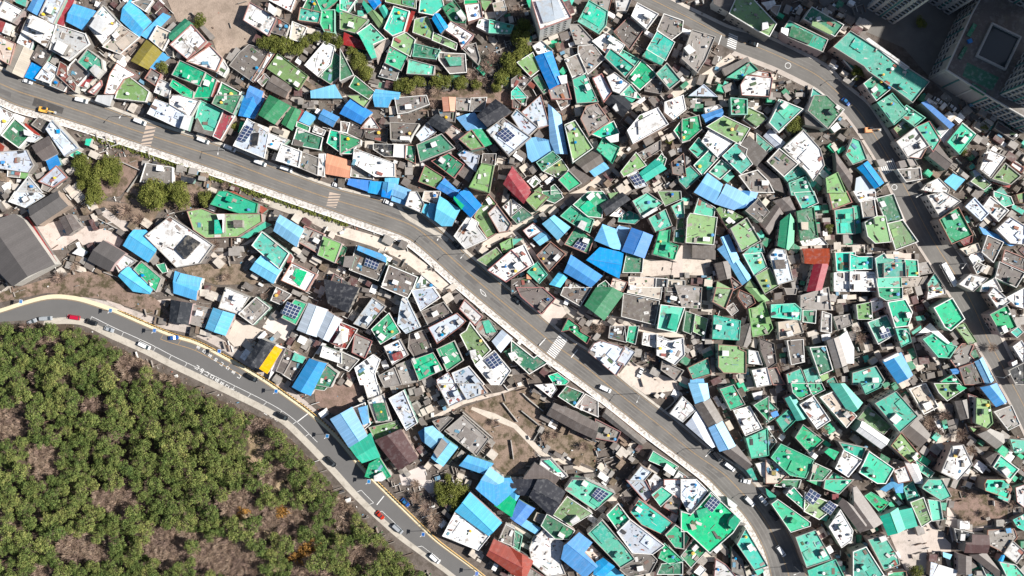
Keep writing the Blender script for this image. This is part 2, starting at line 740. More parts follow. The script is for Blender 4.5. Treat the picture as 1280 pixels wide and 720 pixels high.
+w2 490,165 525,190 505,230 470,190
fn 360,150 440,130 440,190 400,195
fn 610,180 770,110 830,190 660,280
fp6 665,300 870,195 930,250 890,290 725,410
+w2 890,235 915,265 890,280 865,245
fw 930,95 1060,215 1010,275 895,155
fg6 360,195 440,330 300,415 235,310
+w2 300,335 340,365 315,400 275,365
fn 520,350 620,320 690,480 560,520 510,450
fw 330,440 440,390 500,500 390,570
+r2 380,500 450,470 470,520 400,550
fw 110,600 240,505 290,540 250,640 270,720 150,720
fk 290,660 400,600 450,720 330,740
fk 420,580 520,540 570,700 470,720
fg6 535,545 690,490 760,610 590,690
+w2 695,590 730,575 745,620 710,640
fg6 725,460 850,400 915,540 800,620
+w2 760,520 795,510 820,550 785,570
fl6 970,265 1120,465 1010,570 900,350 945,320
+w2 965,470 1010,460 1020,510 980,535
fk 1030,260 1110,240 1170,330 1110,390 1020,310
+t0 1060,250 1110,240 1165,330 1090,340
Gp5 1210,320 1280,380 1200,475 1140,400
fw6 1150,475 1270,620 1200,720 1130,720 1015,580
S 1165,480 1215,560 1140,610 1080,540
fp6 840,640 960,590 1070,720 1000,760 880,760
fp6 725,690 805,640 860,720 820,760 740,760
fr 0,260 120,310 40,450 -40,440
+w1 -10,280 60,310 50,400 -20,430
fk 110,350 230,400 180,520 90,480
fk 0,480 130,540 60,620 -20,580
fd 1220,480 1280,440 1290,560
B 60,640 30
@640 360
Gd6 635,0 750,0 830,45 690,235 550,130
fn 390,0 590,0 510,130 370,50
fn 40,0 230,0 320,80 220,190 70,60
fd 0,400 165,530 190,510 260,560 130,640 0,520
+w2 -30,490 20,480 50,520 0,550
fg 425,235 500,290 510,330 580,370 560,410 430,310 380,320
fp5 670,400 840,450 780,550 830,570 780,650 720,600 580,480 620,420
fp5 850,440 920,480 850,580 790,550
fn 840,45 1100,100 1065,270 825,210
ft6 1120,130 1290,150 1230,330 1095,300
+t2 1200,190 1250,200 1235,320 1165,300
fc 880,0 1120,0 1110,80 870,30
fn 1150,0 1300,0 1300,140 1150,100
fn 740,290 840,290 850,400 730,370
fg 880,290 945,290 920,415 860,395
fw 990,340 1085,350 1070,440 980,420
fw 1090,360 1190,400 1280,380 1290,500 1220,570 1090,500
fk 1130,550 1280,620 1230,690 1120,610
Pc 880,550 1240,700 1280,760 1000,800 800,650
Pc 320,80 420,180 310,290 220,210
Pk 380,120 520,190 490,250 400,180
Pc 430,130 640,240 960,280 1280,350 1280,390 940,320 620,270
Cw 980,590 940,680
Cz 5,60 70,125
fg 280,660 340,640 420,700 400,720 320,720
B 670,300 50
B 1040,510 50
@853 360
fl7 255,0 375,10 320,150 230,100
fk -50,-20 140,0 130,150 0,140
fd 30,180 90,200 60,340 10,320
fl 100,205 185,235 160,360 85,325
ft7 240,210 430,250 420,385 230,375
fl7 275,430 420,440 420,460 470,480 470,635 310,630 275,590
Gn 450,290 500,270 510,400 480,440 410,420
fk 320,150 380,110 420,170 370,210
Gl 480,0 560,10 640,90 580,105
fl 500,160 550,150 610,105 640,200 670,300 640,340 530,360
ft 670,130 840,120 885,160 880,235 670,215
+w2 820,180 880,180 875,205 820,205
fc 720,260 870,240 900,330 730,380
fk 890,60 1090,0 1110,160 890,150
fd 905,170 995,170 990,260 905,250
fn 580,380 680,420 700,560 640,600 590,470
fn 790,400 900,390 910,550 820,570
fd 960,450 1070,440 1120,610 1030,650
ft 785,650 885,610 930,720 800,720
ft 915,620 990,600 1040,720 950,720
ft 45,600 190,530 210,640 80,680
Gs 60,680 160,680 165,730 50,730
fw 525,620 630,600 660,720 560,740
fw 500,470 560,480 590,570 500,560
Gk6 1090,400 1170,370 1230,570 1150,600
Mw 1180,370 1230,330 1280,450 1280,560 1240,560
fw 1040,350 1110,340 1110,390 1050,400
fk 1050,180 1110,200 1110,330 1040,320
fk 1140,220 1250,200 1270,270 1170,310
fn 690,40 750,30 740,80 690,90
fk 760,0 860,0 850,50 780,50
fl 1030,660 1090,640 1100,680 1050,700
ft 1080,690 1140,660 1180,740 1080,740
fk 640,610 700,600 760,720 680,720
fn 430,20 520,60 540,110 480,150 420,60
B 740,590 50
B 540,330 40
@1066 360
fg7 190,0 365,0 365,75 250,90 200,60
fg8 265,110 390,90 440,180 410,280 320,290
ft7 325,310 410,310 430,400 365,435
fw 130,90 200,60 245,135 150,180
fl 30,130 130,110 140,230 40,230
ft 115,260 250,210 320,340 190,415
S 185,320 260,295 285,360 215,385
Gb7 230,550 360,490 440,650 340,710
+w7 230,540 340,485 350,505 240,555
fg7 530,385 600,345 700,420 770,440 720,520 640,515
+g7 695,430 740,405 775,465 720,485
Mw 480,350 580,270 720,410 690,420 590,320
ft 470,215 530,205 540,240 480,245
ft 440,330 510,280 515,310 450,350
fg7 610,150 740,80 830,230 730,315 690,290
fl 775,295 835,270 920,400 870,420
Gs4 920,555 970,525 1050,690 1000,720
fg7 1030,200 1150,135 1220,290 1110,345
fw6 1020,50 1060,0 1170,100 1090,155
ft 1180,330 1240,290 1280,330 1230,375
fw 1205,440 1260,400 1290,450 1280,560
fw 1160,70 1290,0 1290,150 1220,130
fk 720,520 820,420 900,430 870,500 910,540 780,600
fn 800,600 920,560 980,720 840,720
ft 0,640 170,590 230,690 210,720 0,720
fw 570,0 680,0 690,40 560,80
fg 660,700 750,650 810,720 700,740
Gb 730,610 800,600 810,640 750,650
fd 880,480 920,460 950,530 900,530
fw 1190,560 1230,540 1240,580 1200,590
fz 1170,620 1290,560 1290,720 1220,720
B 60,380 60
B 30,320 50
B 410,20 50
B 1050,450 50
W 440,400 520,680
Cs 990,245 1045,320
@319 480
Gs7 570,265 725,180 835,385 705,470
fw 735,180 820,145 860,300 800,350
+s2 770,180 840,160 855,290 810,310
fw 850,125 960,80 1020,270 910,285
+d1 880,150 970,140 1000,270 920,280
Mr 945,80 970,75 1030,260 1010,270
Gt6 710,470 865,375 930,545 805,585
fl 860,330 1060,280 1090,330 910,420
Gm7 905,425 1090,345 1215,550 1075,640
fp6 1010,110 1110,55 1210,290 1135,340
fg 860,600 930,560 1010,690 950,720 830,690
+w2 890,690 950,660 980,710 950,730 890,730
Gb 310,0 450,0 410,50 310,20
fd 450,0 560,0 520,50 440,40
fw 820,0 920,0 940,80 850,100
Mb 1220,360 1280,320 1290,460 1250,430
Pw 1080,680 1280,600 1280,760 1100,760
Mr 940,560 1000,660 1020,690 990,690
Cz 150,210 260,270
Cz 525,540 615,625
@532 480
fp6 95,0 215,0 300,110 180,165
fp7 245,0 410,0 455,65 315,115
Gs5 0,330 50,320 130,390 50,480 0,440
Gu5 130,400 235,475 130,610 50,550
+k1 60,510 120,410 165,450 90,560
fk 150,350 280,240 470,410 380,530
fk 60,280 160,250 200,260 110,350
Gs5 260,610 320,540 500,600 430,670
Gs6 420,720 480,630 600,720 500,760
Gn4 965,150 1145,220 1100,330 915,230
Gn4 1150,225 1290,300 1270,410 1105,335
fw 830,10 960,0 980,40 940,95
fd 1000,90 1060,20 1180,70 1115,165
fk 1200,80 1290,130 1290,240 1130,170
fd 1120,680 1230,720 1100,740
fw 870,570 940,560 1060,690 1020,710 860,600
+t1 885,575 930,570 1020,660 990,665
Gn5 740,700 820,600 1000,700 960,760 740,760
Pc 0,270 300,110 560,60 720,0 740,10 560,80 290,150 0,300
Pc 350,170 520,220 680,300 870,490 1280,660 1280,700 1060,610 850,530 660,330 480,260 340,190
Pn 270,180 560,80 740,20 900,140 870,300 800,440 820,540 720,640 600,700 500,600 510,400 
Pn 890,300 1280,440 1280,640 900,470
W 720,200 850,305
W 280,210 500,400
W 580,140 690,280
W 810,420 870,320
W 640,420 660,560
W 730,70 780,120 880,200
B 520,290 40
B 900,400 50
B 960,380 50
B 1190,470 50
T 160,700 35
@745 480
Gs5 700,0 830,0 845,100 750,150
Gn5 855,115 945,270 845,320 745,160
Gs5 940,275 1040,460 930,500 850,330
Gn4 1050,460 1160,600 1130,640 960,510
ft 1120,640 1170,630 1210,720 1180,720
Gp4 760,200 900,460 870,470 680,305
fq4 650,100 745,190 650,280 560,220
fg6 935,40 1030,10 1110,150 1010,190
fw 1035,200 1150,170 1240,330 1120,380
ft 1130,410 1280,340 1290,530 1170,550
fg6 1190,160 1290,100 1290,270
fw 1170,70 1250,50 1240,110 1190,120
Gn4 80,190 370,430 330,450 50,240
fk 0,270 180,360 150,430 0,400
fg 430,510 610,620 590,650 400,570
+w2 530,595 600,650 580,690 505,640
fp6 340,620 410,660 360,720 260,720
fw 440,670 500,720 400,720
fw 620,650 720,720 570,720
fw 1200,600 1290,580 1290,720 1240,680
Cw 15,10 120,60
Cz 870,500 940,580
Cw 950,580 1050,655
Cz 1060,675 1120,720
W 500,205 560,160 630,80 600,0
Pk 0,130 60,100 400,420 360,420
@958 480
fg7 190,0 300,0 325,70 250,110 200,60
fg7 310,0 410,0 430,40 350,80
Gt7 480,0 580,0 715,140 650,205 600,180
ft7 715,0 860,0 850,20 745,70
Gt5 145,110 200,80 300,250 230,270
fw6 255,155 350,95 470,270 380,330
fc6 410,100 500,60 640,210 670,240 600,320
fl 760,170 930,320 880,370 690,260
Gw8 720,285 915,420 860,480 680,350
ft9 820,145 970,60 1130,240 1000,355
+w2 925,265 975,220 1020,260 970,305
fc 1075,40 1190,0 1280,170 1180,220
+w2 1170,150 1230,130 1250,175 1200,200
Gn5 1125,265 1220,380 1150,470 1015,360
fl7 1010,370 1150,540 1080,590 940,460
fg6 275,310 420,420 320,510 220,400
ft 160,200 220,260 130,350 80,270
+b4 30,215 80,200 95,235 50,255
ft 0,110 80,190 60,250 0,290
fg6 110,455 350,570 290,700 180,680 40,550
fn 0,330 70,430 0,520
ft6 550,440 740,480 710,560 600,520
fw7 580,500 710,570 610,690 520,630
+g4 435,510 470,480 545,510 510,570
ft8 770,510 950,635 890,740 830,740 700,660
Gw5 1045,590 1130,610 1170,740 1120,740
fw8 960,650 1040,620 1080,720 990,740
ft 1120,570 1250,665 1220,700 1140,640
fd 370,600 480,650 420,720 330,720
+c2 350,600 385,610 365,670 340,660
fg 500,660 620,720 450,720
fc 0,560 100,600 150,680 90,740 0,740
+y1 40,650 75,655 70,690 40,680
fk 640,680 680,660 720,720 640,720
fd 860,520 930,560 910,600 850,560
Gs 930,700 970,690 980,730 930,730
fk 960,560 1040,590 1000,640 940,610
B 450,340 50
B 1220,290 60
@1067 480
fl7 610,0 790,0 820,40 700,120 640,60
+g2 780,0 850,30 800,60 770,30
Gb7 960,30 1070,0 1135,130 1070,165
Gn5 765,135 850,120 880,240 805,265
fl7 925,110 1010,130 1035,290 1000,325 920,290
fk5 1060,210 1180,165 1240,300 1160,340
Gk5 940,380 1020,340 1120,380 1120,430 1070,480
fw8 740,470 820,460 885,600 780,720 660,660
ft6 1100,540 1230,640 1170,710 1050,620
+w2 1110,650 1150,625 1180,660 1150,700
Gn5 1000,560 1060,520 1110,540 1050,630
ft 1180,420 1290,430 1290,500 1210,510
fw 850,140 885,140 885,220 870,215
fl 870,320 920,340 900,360
fk 860,80 920,100 915,280 890,290
B 570,300 60
B 680,240 60
B 800,380 60
B 880,500 60
B 640,360 50
Pc 630,420 740,350 740,280 780,290 760,370 650,460
@426 600
Gs6 1060,0 1270,-10 1310,60 1170,190 1020,60
Mg6 1230,95 1310,160 1280,270 1160,190
Gs6 970,100 1200,320 1110,410 865,235
fw5 860,245 1110,420 1030,520 770,415
Gr6 1150,450 1400,580 1320,720 1100,560
fk 1240,340 1300,370 1290,490 1190,450
Pw 570,0 780,0 690,130
T 850,60 75
T 780,130 75
T 860,190 65
T 740,60 55
T 910,90 60
B 560,130 60
B 640,210 70
B 700,280 70
B 700,340 60
B 560,30 50
Cs 375,315 480,410
Cw 645,530 765,640
Cr 280,245 312,278
Cb 460,140 510,190
@639 600
Gz7 200,0 270,0 400,90 310,260 270,240 140,120
Gz6 0,0 190,0 140,110 60,110 0,40
Gb5 0,50 70,110 30,170 -10,150
Gb5 60,155 170,215 75,335 0,280
Ms 90,295 215,365 185,400 75,335
fc 190,240 260,260 225,330 165,300
fd 270,260 470,380 430,440 330,435 230,340
ft7 460,0 560,0 770,100 630,220 410,70
S 650,50 735,100 665,165 600,110
fl6 420,130 600,250 450,340 320,260
+w3 490,270 520,300 460,335 440,310
Gb7 510,400 600,470 540,540 640,640 560,720 540,720 380,590 400,490
Gb6 640,620 690,590 770,650 690,720 620,700
Ms 700,720 780,655 850,720
fc 540,540 600,490 670,560 640,600
Gr6 0,510 160,610 110,720 0,700
fk 110,640 240,720 80,720
fw 170,440 250,370 390,470 360,600 400,700 280,720 160,620 140,510
ft7 680,305 860,510 920,590 820,650 765,590 580,400
fg6 800,180 890,300 800,370 720,260
fp7 890,300 1140,490 1060,550 910,540 800,390
fn6 900,560 1030,540 1090,600 1040,690 880,720 820,670
ft6 960,150 1200,320 1130,400 980,330 900,240
fp 870,0 1000,0 1060,110 1010,160
fw 1030,0 1160,10 1070,110
ft 1060,110 1130,55 1205,110 1120,190
fk 1200,110 1280,150 1240,250 1150,200
fg7 1230,340 1290,380 1290,510 1230,500 1160,410
fg5 1150,480 1280,600 1200,630 1110,580
fd 1130,630 1280,620 1280,700 1100,700
Pc 0,300 160,420 140,440 0,340
fd 0,370 80,420 60,520 0,480
fw 1150,0 1280,0 1280,150 1150,60
B 140,680 40
@852 600
fg7 220,95 440,300 380,390 210,540 40,380 0,380 0,240 70,260 130,200
S 225,115 290,160 225,240 165,190
+g3 360,300 400,260 440,300 395,380 350,340
+c1 60,330 100,335 115,365 80,380
+n0 230,385 250,385 285,435 265,445
+g1 110,230 190,205 215,250 130,290
fp6 0,0 110,0 190,80 60,250 0,140
Gz5 150,75 200,100 100,230 50,180
fd 100,440 190,520 70,650 0,570
ft 0,370 60,430 30,500 0,490
fw 140,635 185,670 140,720 90,690
ft7 480,370 640,640 550,670 420,480
fg6 720,150 960,320 960,340 820,385 680,180
fg6 840,60 950,180 920,220 790,110
fl6 930,100 1160,190 1030,290 920,230
S 960,60 1040,110 980,185 915,130
S 1105,150 1160,190 1110,260 1040,210
fd 720,0 890,0 870,60 700,40
ft7 1000,380 1120,590 940,650 860,430
ft7 1150,600 1210,720 960,720 950,680
fw6 1190,230 1280,380 1270,450 1200,500 1110,350
fg 1080,0 1280,0 1180,100 1070,60
fg 930,0 1060,0 1040,50
+r2 1130,105 1180,105 1175,145 1130,145
Gn6 1200,140 1400,290 1340,390 1180,180
ft 630,60 710,120 690,170 640,110
fw 260,600 330,640 400,720 250,720
fk 380,520 450,600 480,720 380,680
ft 1240,560 1290,540 1290,620
fw 340,130 420,190 400,220 350,190
Mk 400,330 470,330 440,420 380,440
Cw 445,0 510,15
Cw 460,110 555,205
Cw 570,105 650,195
Cz 650,215 730,315
Cw 705,480 780,580
@1067 600
Gn6 0,60 20,55 210,320 70,380 0,290
fg 130,95 260,170 200,240 90,120
Gt5 205,275 330,215 385,365 260,410
Mt5 340,235 430,215 470,340 385,365
Gb 210,70 310,0 360,20 365,90 320,90 300,40 240,80
ft 380,60 440,20 490,130 410,150
ft7 520,50 560,0 660,0 725,120 660,150 520,60
ft 560,150 640,160 660,290 590,300 
fl5 430,170 520,135 580,300 510,345
ft 650,170 700,170 690,230 650,220
ft6 115,450 230,420 330,580 340,630 230,670
+w2 190,430 240,415 255,450 210,470
ft7 0,540 90,505 220,710 200,720 0,720
Pk 270,410 470,350 540,470 570,660 520,700 430,720 390,680 360,620
Pc 480,350 570,320 730,480 730,540 560,540
ft8 985,30 1000,0 1130,0 1175,60 1150,130 990,75
Gm6 895,415 1010,420 1000,545 835,540 840,470 885,470
fz 760,370 890,400 880,470 780,460
+w3 805,405 840,405 835,455 800,455
fk 1010,380 1200,370 1220,430 1130,540 1010,480
+b2 1140,365 1180,360 1185,395 1150,400
fw 1190,460 1280,540 1220,620 1130,550
ft 1100,620 1210,640 1280,720 1150,720
ft 940,590 990,590 1050,720 1000,720
fp 580,615 630,630 590,720 570,720
Mw 640,640 770,680 760,720 600,720
Ms 670,540 740,560 720,595 670,575
Gn4 880,565 990,550 1100,700 1080,720
fg 250,690 390,680 395,720 250,720
Gn4 790,560 880,580 880,700 790,700
Gb 1110,560 1140,560 1110,640 1080,610
fw 1220,60 1280,40 1280,200 1230,160
ft 1200,300 1280,260 1290,380 1230,350
Pc 700,180 760,280 860,370 1120,320 1180,280 1190,300 1130,350 880,390 780,370 740,470 700,300
Pn 700,50 800,40 980,100 1160,200 1150,290 960,340 860,350 720,200
T 480,700 60
B 1000,260 40
B 850,300 50
B 1200,190 50
B 900,120 40

@0 0 1
T 628,98 9
T 634,80 11
T 622,108 8
T 656,60 9
T 505,105 8
T 545,105 8
T 575,104 9
T 596,104 8
T 450,76 10
T 458,90 10
T 440,66 8
T 372,60 8
T 140,225 9
T 100,205 9
T 130,205 8
T 188,250 8
"""
# ------------------------------------------------ helpers
def W(px, py, h=0.0):
    """survey point of the aerial plan -> metres, corrected for the height h of the traced edge"""
    k = PX * (HC - h) / HC
    return ((px - 640) * k, (360 - py) * k)

def area(P):
    return 0.5 * sum(P[i][0] * P[(i + 1) % len(P)][1] - P[(i + 1) % len(P)][0] * P[i][1] for i in range(len(P)))

def ccw(P):
    Q = []
    for p in P:
        if not Q or (p[0] - Q[-1][0]) ** 2 + (p[1] - Q[-1][1]) ** 2 > 0.04: Q.append(p)
    return Q if area(Q) > 0 else Q[::-1]

def centroid(P):
    A = area(P)
    if abs(A) < 1e-6: return P[0]
    cx = sum((P[i][0] + P[(i + 1) % len(P)][0]) * (P[i][0] * P[(i + 1) % len(P)][1] - P[(i + 1) % len(P)][0] * P[i][1]) for i in range(len(P)))
    cy = sum((P[i][1] + P[(i + 1) % len(P)][1]) * (P[i][0] * P[(i + 1) % len(P)][1] - P[(i + 1) % len(P)][0] * P[i][1]) for i in range(len(P)))
    return (cx / 6 / A, cy / 6 / A)

def inside(P, x, y):
    c = False; n = len(P)
    for i in range(n):
        x1, y1 = P[i]; x2, y2 = P[(i + 1) % n]
        if (y1 > y) != (y2 > y) and x < (x2 - x1) * (y - y1) / (y2 - y1) + x1: c = not c
    return c

def edge_dist(P, x, y, closed=True):
    b = 1e9; n = len(P)
    for i in range(n if closed else n - 1):
        x1, y1 = P[i]; x2, y2 = P[(i + 1) % n]
        dx, dy = x2 - x1, y2 - y1; L = dx * dx + dy * dy or 1e-9
        t = max(0, min(1, ((x - x1) * dx + (y - y1) * dy) / L))
        b = min(b, math.hypot(x - x1 - t * dx, y - y1 - t * dy))
    return b

def inset(P, d):
    n = len(P); Q = []
    for i in range(n):
        a, b, c = P[i - 1], P[i], P[(i + 1) % n]
        u = Vector((b[0] - a[0], b[1] - a[1])).normalized(); v = Vector((c[0] - b[0], c[1] - b[1])).normalized()
        n1 = Vector((-u.y, u.x)); n2 = Vector((-v.y, v.x)); m = n1 + n2
        if m.length < 0.2: m = n1
        m.normalize(); k = d / max(0.4, m.dot(n1))
        Q.append((b[0] + m.x * k, b[1] + m.y * k))
    return Q

def main_axis(P):
    best = (0, 1, 0); n = len(P)
    for i in range(n):
        dx, dy = P[(i + 1) % n][0] - P[i][0], P[(i + 1) % n][1] - P[i][1]; L = math.hypot(dx, dy)
        if L > best[0]: best = (L, dx / L, dy / L)
    ux, uy = best[1], best[2]
    U = [p[0] * ux + p[1] * uy for p in P]; V = [-p[0] * uy + p[1] * ux for p in P]
    if max(V) - min(V) > max(U) - min(U): ux, uy = -uy, ux
    return ux, uy

class MB:
    """collects faces (verts in world metres) and links them as one mesh"""
    def __init__(s): s.v = []; s.f = []; s.m = []
    def poly(s, pts, mi=0):
        k = len(s.v); s.v += [tuple(p) for p in pts]; s.f.append(tuple(range(k, k + len(pts)))); s.m.append(mi)
    def prism(s, P, z0, z1, mi=0, top=True, bottom=False):
        n = len(P)
        for i in range(n):
            a, b = P[i], P[(i + 1) % n]
            s.poly([(a[0], a[1], z0), (b[0], b[1], z0), (b[0], b[1], z1), (a[0], a[1], z1)], mi)
        if top: s.poly([(p[0], p[1], z1) for p in P], mi)
        if bottom: s.poly([(p[0], p[1], z0) for p in reversed(P)], mi)
    def box(s, x, y, z0, lx, ly, h, a=0, mi=0):
        c, q = math.cos(a), math.sin(a)
        P = [(x + u * c - v * q, y + u * q + v * c) for u, v in ((-lx/2, -ly/2), (lx/2, -ly/2), (lx/2, ly/2), (-lx/2, ly/2))]
        s.prism(P, z0, z0 + h, mi)
    def cyl(s, x, y, z0, r, h, mi=0, n=8):
        s.prism([(x + r * math.cos(6.2832 * i / n), y + r * math.sin(6.2832 * i / n)) for i in range(n)], z0, z0 + h, mi)
    def ring(s, P, Q, z0, z1, mi=0):
        n = len(P)
        for i in range(n):
            j = (i + 1) % n
            s.poly([(*P[i], z1), (*P[j], z1), (*Q[j], z1), (*Q[i], z1)], mi)
            s.poly([(*P[i], z0), (*P[j], z0), (*P[j], z1), (*P[i], z1)], mi)
            s.poly([(*Q[j], z0), (*Q[i], z0), (*Q[i], z1), (*Q[j], z1)], mi)
    def tube(s, p, q, r0, r1, mi=0, n=4):
        p, q = Vector(p), Vector(q); d = (q - p).normalized()
        a = d.orthogonal().normalized(); b = d.cross(a)
        A = [p + (a * math.cos(6.2832 * i / n) + b * math.sin(6.2832 * i / n)) * r0 for i in range(n)]
        B = [q + (a * math.cos(6.2832 * i / n) + b * math.sin(6.2832 * i / n)) * r1 for i in range(n)]
        for i in range(n): s.poly([A[i], A[(i + 1) % n], B[(i + 1) % n], B[i]], mi)
        s.poly(B, mi)
    def mesh(s, name, mats, org=(0, 0, 0), uva=None):
        me = bpy.data.meshes.new(name)
        me.from_pydata([(x - org[0], y - org[1], z - org[2]) for x, y, z in s.v], [], s.f)
        for m in (mats if isinstance(mats, (list, tuple)) else [mats]): me.materials.append(m)
        me.polygons.foreach_set('material_index', s.m)
        if uva:
            ux, uy = uva; uv = me.uv_layers.new(name='UVMap')
            for lp in me.loops:
                x, y, z = s.v[lp.vertex_index]; uv.data[lp.index].uv = (x * ux + y * uy, -x * uy + y * ux)
        return me
    def build(s, name, mats, parent=None, org=None, uva=None):
        if org is None: org = parent.location if parent else (0, 0, 0)
        o = bpy.data.objects.new(name, s.mesh(name, mats, org, uva)); C.objects.link(o)
        if parent: o.parent = parent
        else: o.location = org
        return o

def thing(name, loc, label=None, cat=None, group=None):
    o = bpy.data.objects.new(name, None); o.empty_display_size = 0.2; o.location = loc; C.objects.link(o)
    if label: o['label'] = label
    if cat: o['category'] = cat
    if group: o['group'] = group
    return o
def tag(o, label=None, cat=None, group=None, kind=None):
    if label: o['label'] = label
    if cat: o['category'] = cat
    if group: o['group'] = group
    if kind: o['kind'] = kind
    return o

# ------------------------------------------------ materials
def mat(name, col, rough=0.8, spec=0.3, var=0.12, dirt=0.3, dcol=(0.2, 0.17, 0.14), dscale=0.35, thr=0.52, ribs=0.0, fine=0.1, metal=0, objvar=0.12, bump=0.0, fscale=2.2, fade=0):
    m = bpy.data.materials.new(name); m.use_nodes = True; n = m.node_tree.nodes; l = m.node_tree.links
    b = n['Principled BSDF']; b.inputs['Roughness'].default_value = rough; b.inputs['Metallic'].default_value = metal
    b.inputs['Specular IOR Level'].default_value = spec
    geo = n.new('ShaderNodeNewGeometry'); oi = n.new('ShaderNodeObjectInfo')
    def math_(op, a, bb, c=None):
        q = n.new('ShaderNodeMath'); q.operation = op
        for i, v in enumerate((a, bb, c)):
            if v is None: continue
            if isinstance(v, (int, float)): q.inputs[i].default_value = v
            else: l.new(v, q.inputs[i])
        return q.outputs[0]
    def noise(scale, detail=4, rough_=0.6, src=None):
        q = n.new('ShaderNodeTexNoise'); q.inputs['Scale'].default_value = scale; q.inputs['Detail'].default_value = detail
        q.inputs['Roughness'].default_value = rough_; l.new(src or geo.outputs['Position'], q.inputs['Vector']); return q.outputs[0]
    # large tone drift, fine grain, per-object shift
    a = math_('MULTIPLY_ADD', noise(0.16, 3), var * 2.4, 1 - var * 1.2)
    f = math_('MULTIPLY_ADD', noise(fscale, 4, 0.7), fine * 3.2, 1 - fine * 1.6)
    v = math_('MULTIPLY', a, f)
    v = math_('MULTIPLY', v, math_('MULTIPLY_ADD', oi.outputs['Random'], objvar * 2, 1 - objvar))
    if ribs:
        uv = n.new('ShaderNodeUVMap'); sp = n.new('ShaderNodeSeparateXYZ'); l.new(uv.outputs[0], sp.inputs[0])
        fl = math_('FLOOR', math_('MULTIPLY', sp.outputs[0], 1.1), 0)
        wn = n.new('ShaderNodeTexWhiteNoise'); wn.noise_dimensions = '1D'; l.new(fl, wn.inputs['W'])
        v = math_('MULTIPLY', v, math_('MULTIPLY_ADD', wn.outputs[0], ribs * 2, 1 - ribs))
        fr = math_('FRACT', math_('MULTIPLY', sp.outputs[0], 1.1), 0)
        seam = math_('LESS_THAN', fr, 0.16)
        v = math_('MULTIPLY', v, math_('MULTIPLY_ADD', seam, -ribs * 1.3, 1.0))
    hs = n.new('ShaderNodeHueSaturation'); hs.inputs['Color'].default_value = (*col, 1); l.new(v, hs.inputs['Value'])
    l.new(math_('MULTIPLY_ADD', math_('FRACT', math_('MULTIPLY', oi.outputs['Random'], 7.31), 0), 0.035, 0.474), hs.inputs['Hue'])
    l.new(math_('MULTIPLY_ADD', math_('FRACT', math_('MULTIPLY', oi.outputs['Random'], 19.1), 0), 0.26 if objvar > .1 else 0, 0.84 if objvar > .1 else 1), hs.inputs['Saturation'])
    out = hs.outputs[0]
    if dirt:
        d = noise(dscale, 7, 0.72)
        mr = n.new('ShaderNodeMapRange'); mr.inputs['From Min'].default_value = thr; mr.inputs['From Max'].default_value = thr + 0.14
        l.new(d, mr.inputs['Value'])
        k = math_('MULTIPLY', mr.outputs[0], dirt)
        k = math_('MULTIPLY', k, math_('MULTIPLY_ADD', math_('FRACT', math_('MULTIPLY', oi.outputs['Random'], 13.7), 0), 1.1, 0.35))
        mx = n.new('ShaderNodeMix'); mx.data_type = 'RGBA'; mx.clamp_factor = True; l.new(k, mx.inputs[0]); l.new(out, mx.inputs[6]); mx.inputs[7].default_value = (*dcol, 1)
        out = mx.outputs[2]
    if fade:
        d2 = noise(.55, 5, .65, None)
        mr2 = n.new('ShaderNodeMapRange'); mr2.inputs['From Min'].default_value = .5; mr2.inputs['From Max'].default_value = .66
        l.new(d2, mr2.inputs['Value']); k2 = math_('MULTIPLY', mr2.outputs[0], math_('MULTIPLY_ADD', math_('FRACT', math_('MULTIPLY', oi.outputs['Random'], 29.3), 0), fade, fade * .3))
        m3 = n.new('ShaderNodeMix'); m3.data_type = 'RGBA'; l.new(k2, m3.inputs[0]); l.new(out, m3.inputs[6]); m3.inputs[7].default_value = (*[x * .55 + .2 for x in col], 1); out = m3.outputs[2]
    l.new(out, b.inputs['Base Color'])
    if bump:
        bp = n.new('ShaderNodeBump'); bp.inputs['Strength'].default_value = bump; bp.inputs['Distance'].default_value = 0.3
        l.new(noise(1.2, 6, 0.7), bp.inputs['Height']); l.new(bp.outputs[0], b.inputs['Normal'])
    return m

PAL = dict(g=(0.005, .35, .185), t=(.045, .41, .31), d=(.03, .18, .10), l=(.16, .31, .115), b=(.0, .20, .60), s=(.13, .41, .70),
           p=(.50, .56, .66), w=(.69, .69, .69), q=(.56, .57, .58), k=(.25, .23, .21), n=(.13, .112, .10), r=(.26, .045, .03),
           o=(.72, .36, .18), y=(.22, .18, .045), a=(.80, .48, .02), m=(.085, .04, .038), c=(.47, .41, .34), z=(.022, .024, .032), u=(.13, .41, .68))
CN = dict(g='emerald green', t='sea green', d='dark green', l='light green', b='bright blue', s='sky blue', p='pale blue-grey', w='white',
          q='pale grey', k='grey concrete', n='brown-grey', r='brick red', o='orange', y='olive', a='amber yellow', m='maroon', c='cream', z='black', u='light blue')
FM, SM = {}, {}
for k, c in PAL.items():
    green = k in 'gtdl'
    dc = (0.17, 0.155, 0.13) if k not in 'wpqc' else (0.33, 0.30, 0.27)
    if k == 'g': dc = (.03, .20, .12)
    FM[k] = mat('roof_paint_' + CN[k].replace(' ', '_'), c, 0.62, 0.35, var=.16, dirt=.9 if green else .8, dcol=dc, dscale=.3, thr=.525 if green else .5, fine=.17, objvar=.3, fade=.7 if green else .4)
    SM[k] = mat('metal_sheet_' + CN[k].replace(' ', '_'), c, 0.5, 0.4, var=.08, dirt=.35, dcol=tuple(x * .6 + .04 for x in c), dscale=.25, thr=.55, ribs=.1, fine=.07, fade=.3)
WALLC = [(.46, .44, .40), (.30, .28, .25), (.38, .30, .25), (.22, .36, .31), (.42, .33, .31), (.20, .185, .17), (.55, .54, .51)]
WM = [mat('wall_render_' + str(i), c, 0.85, .2, dirt=.5, dcol=(.2, .18, .16), dscale=.5) for i, c in enumerate(WALLC)]
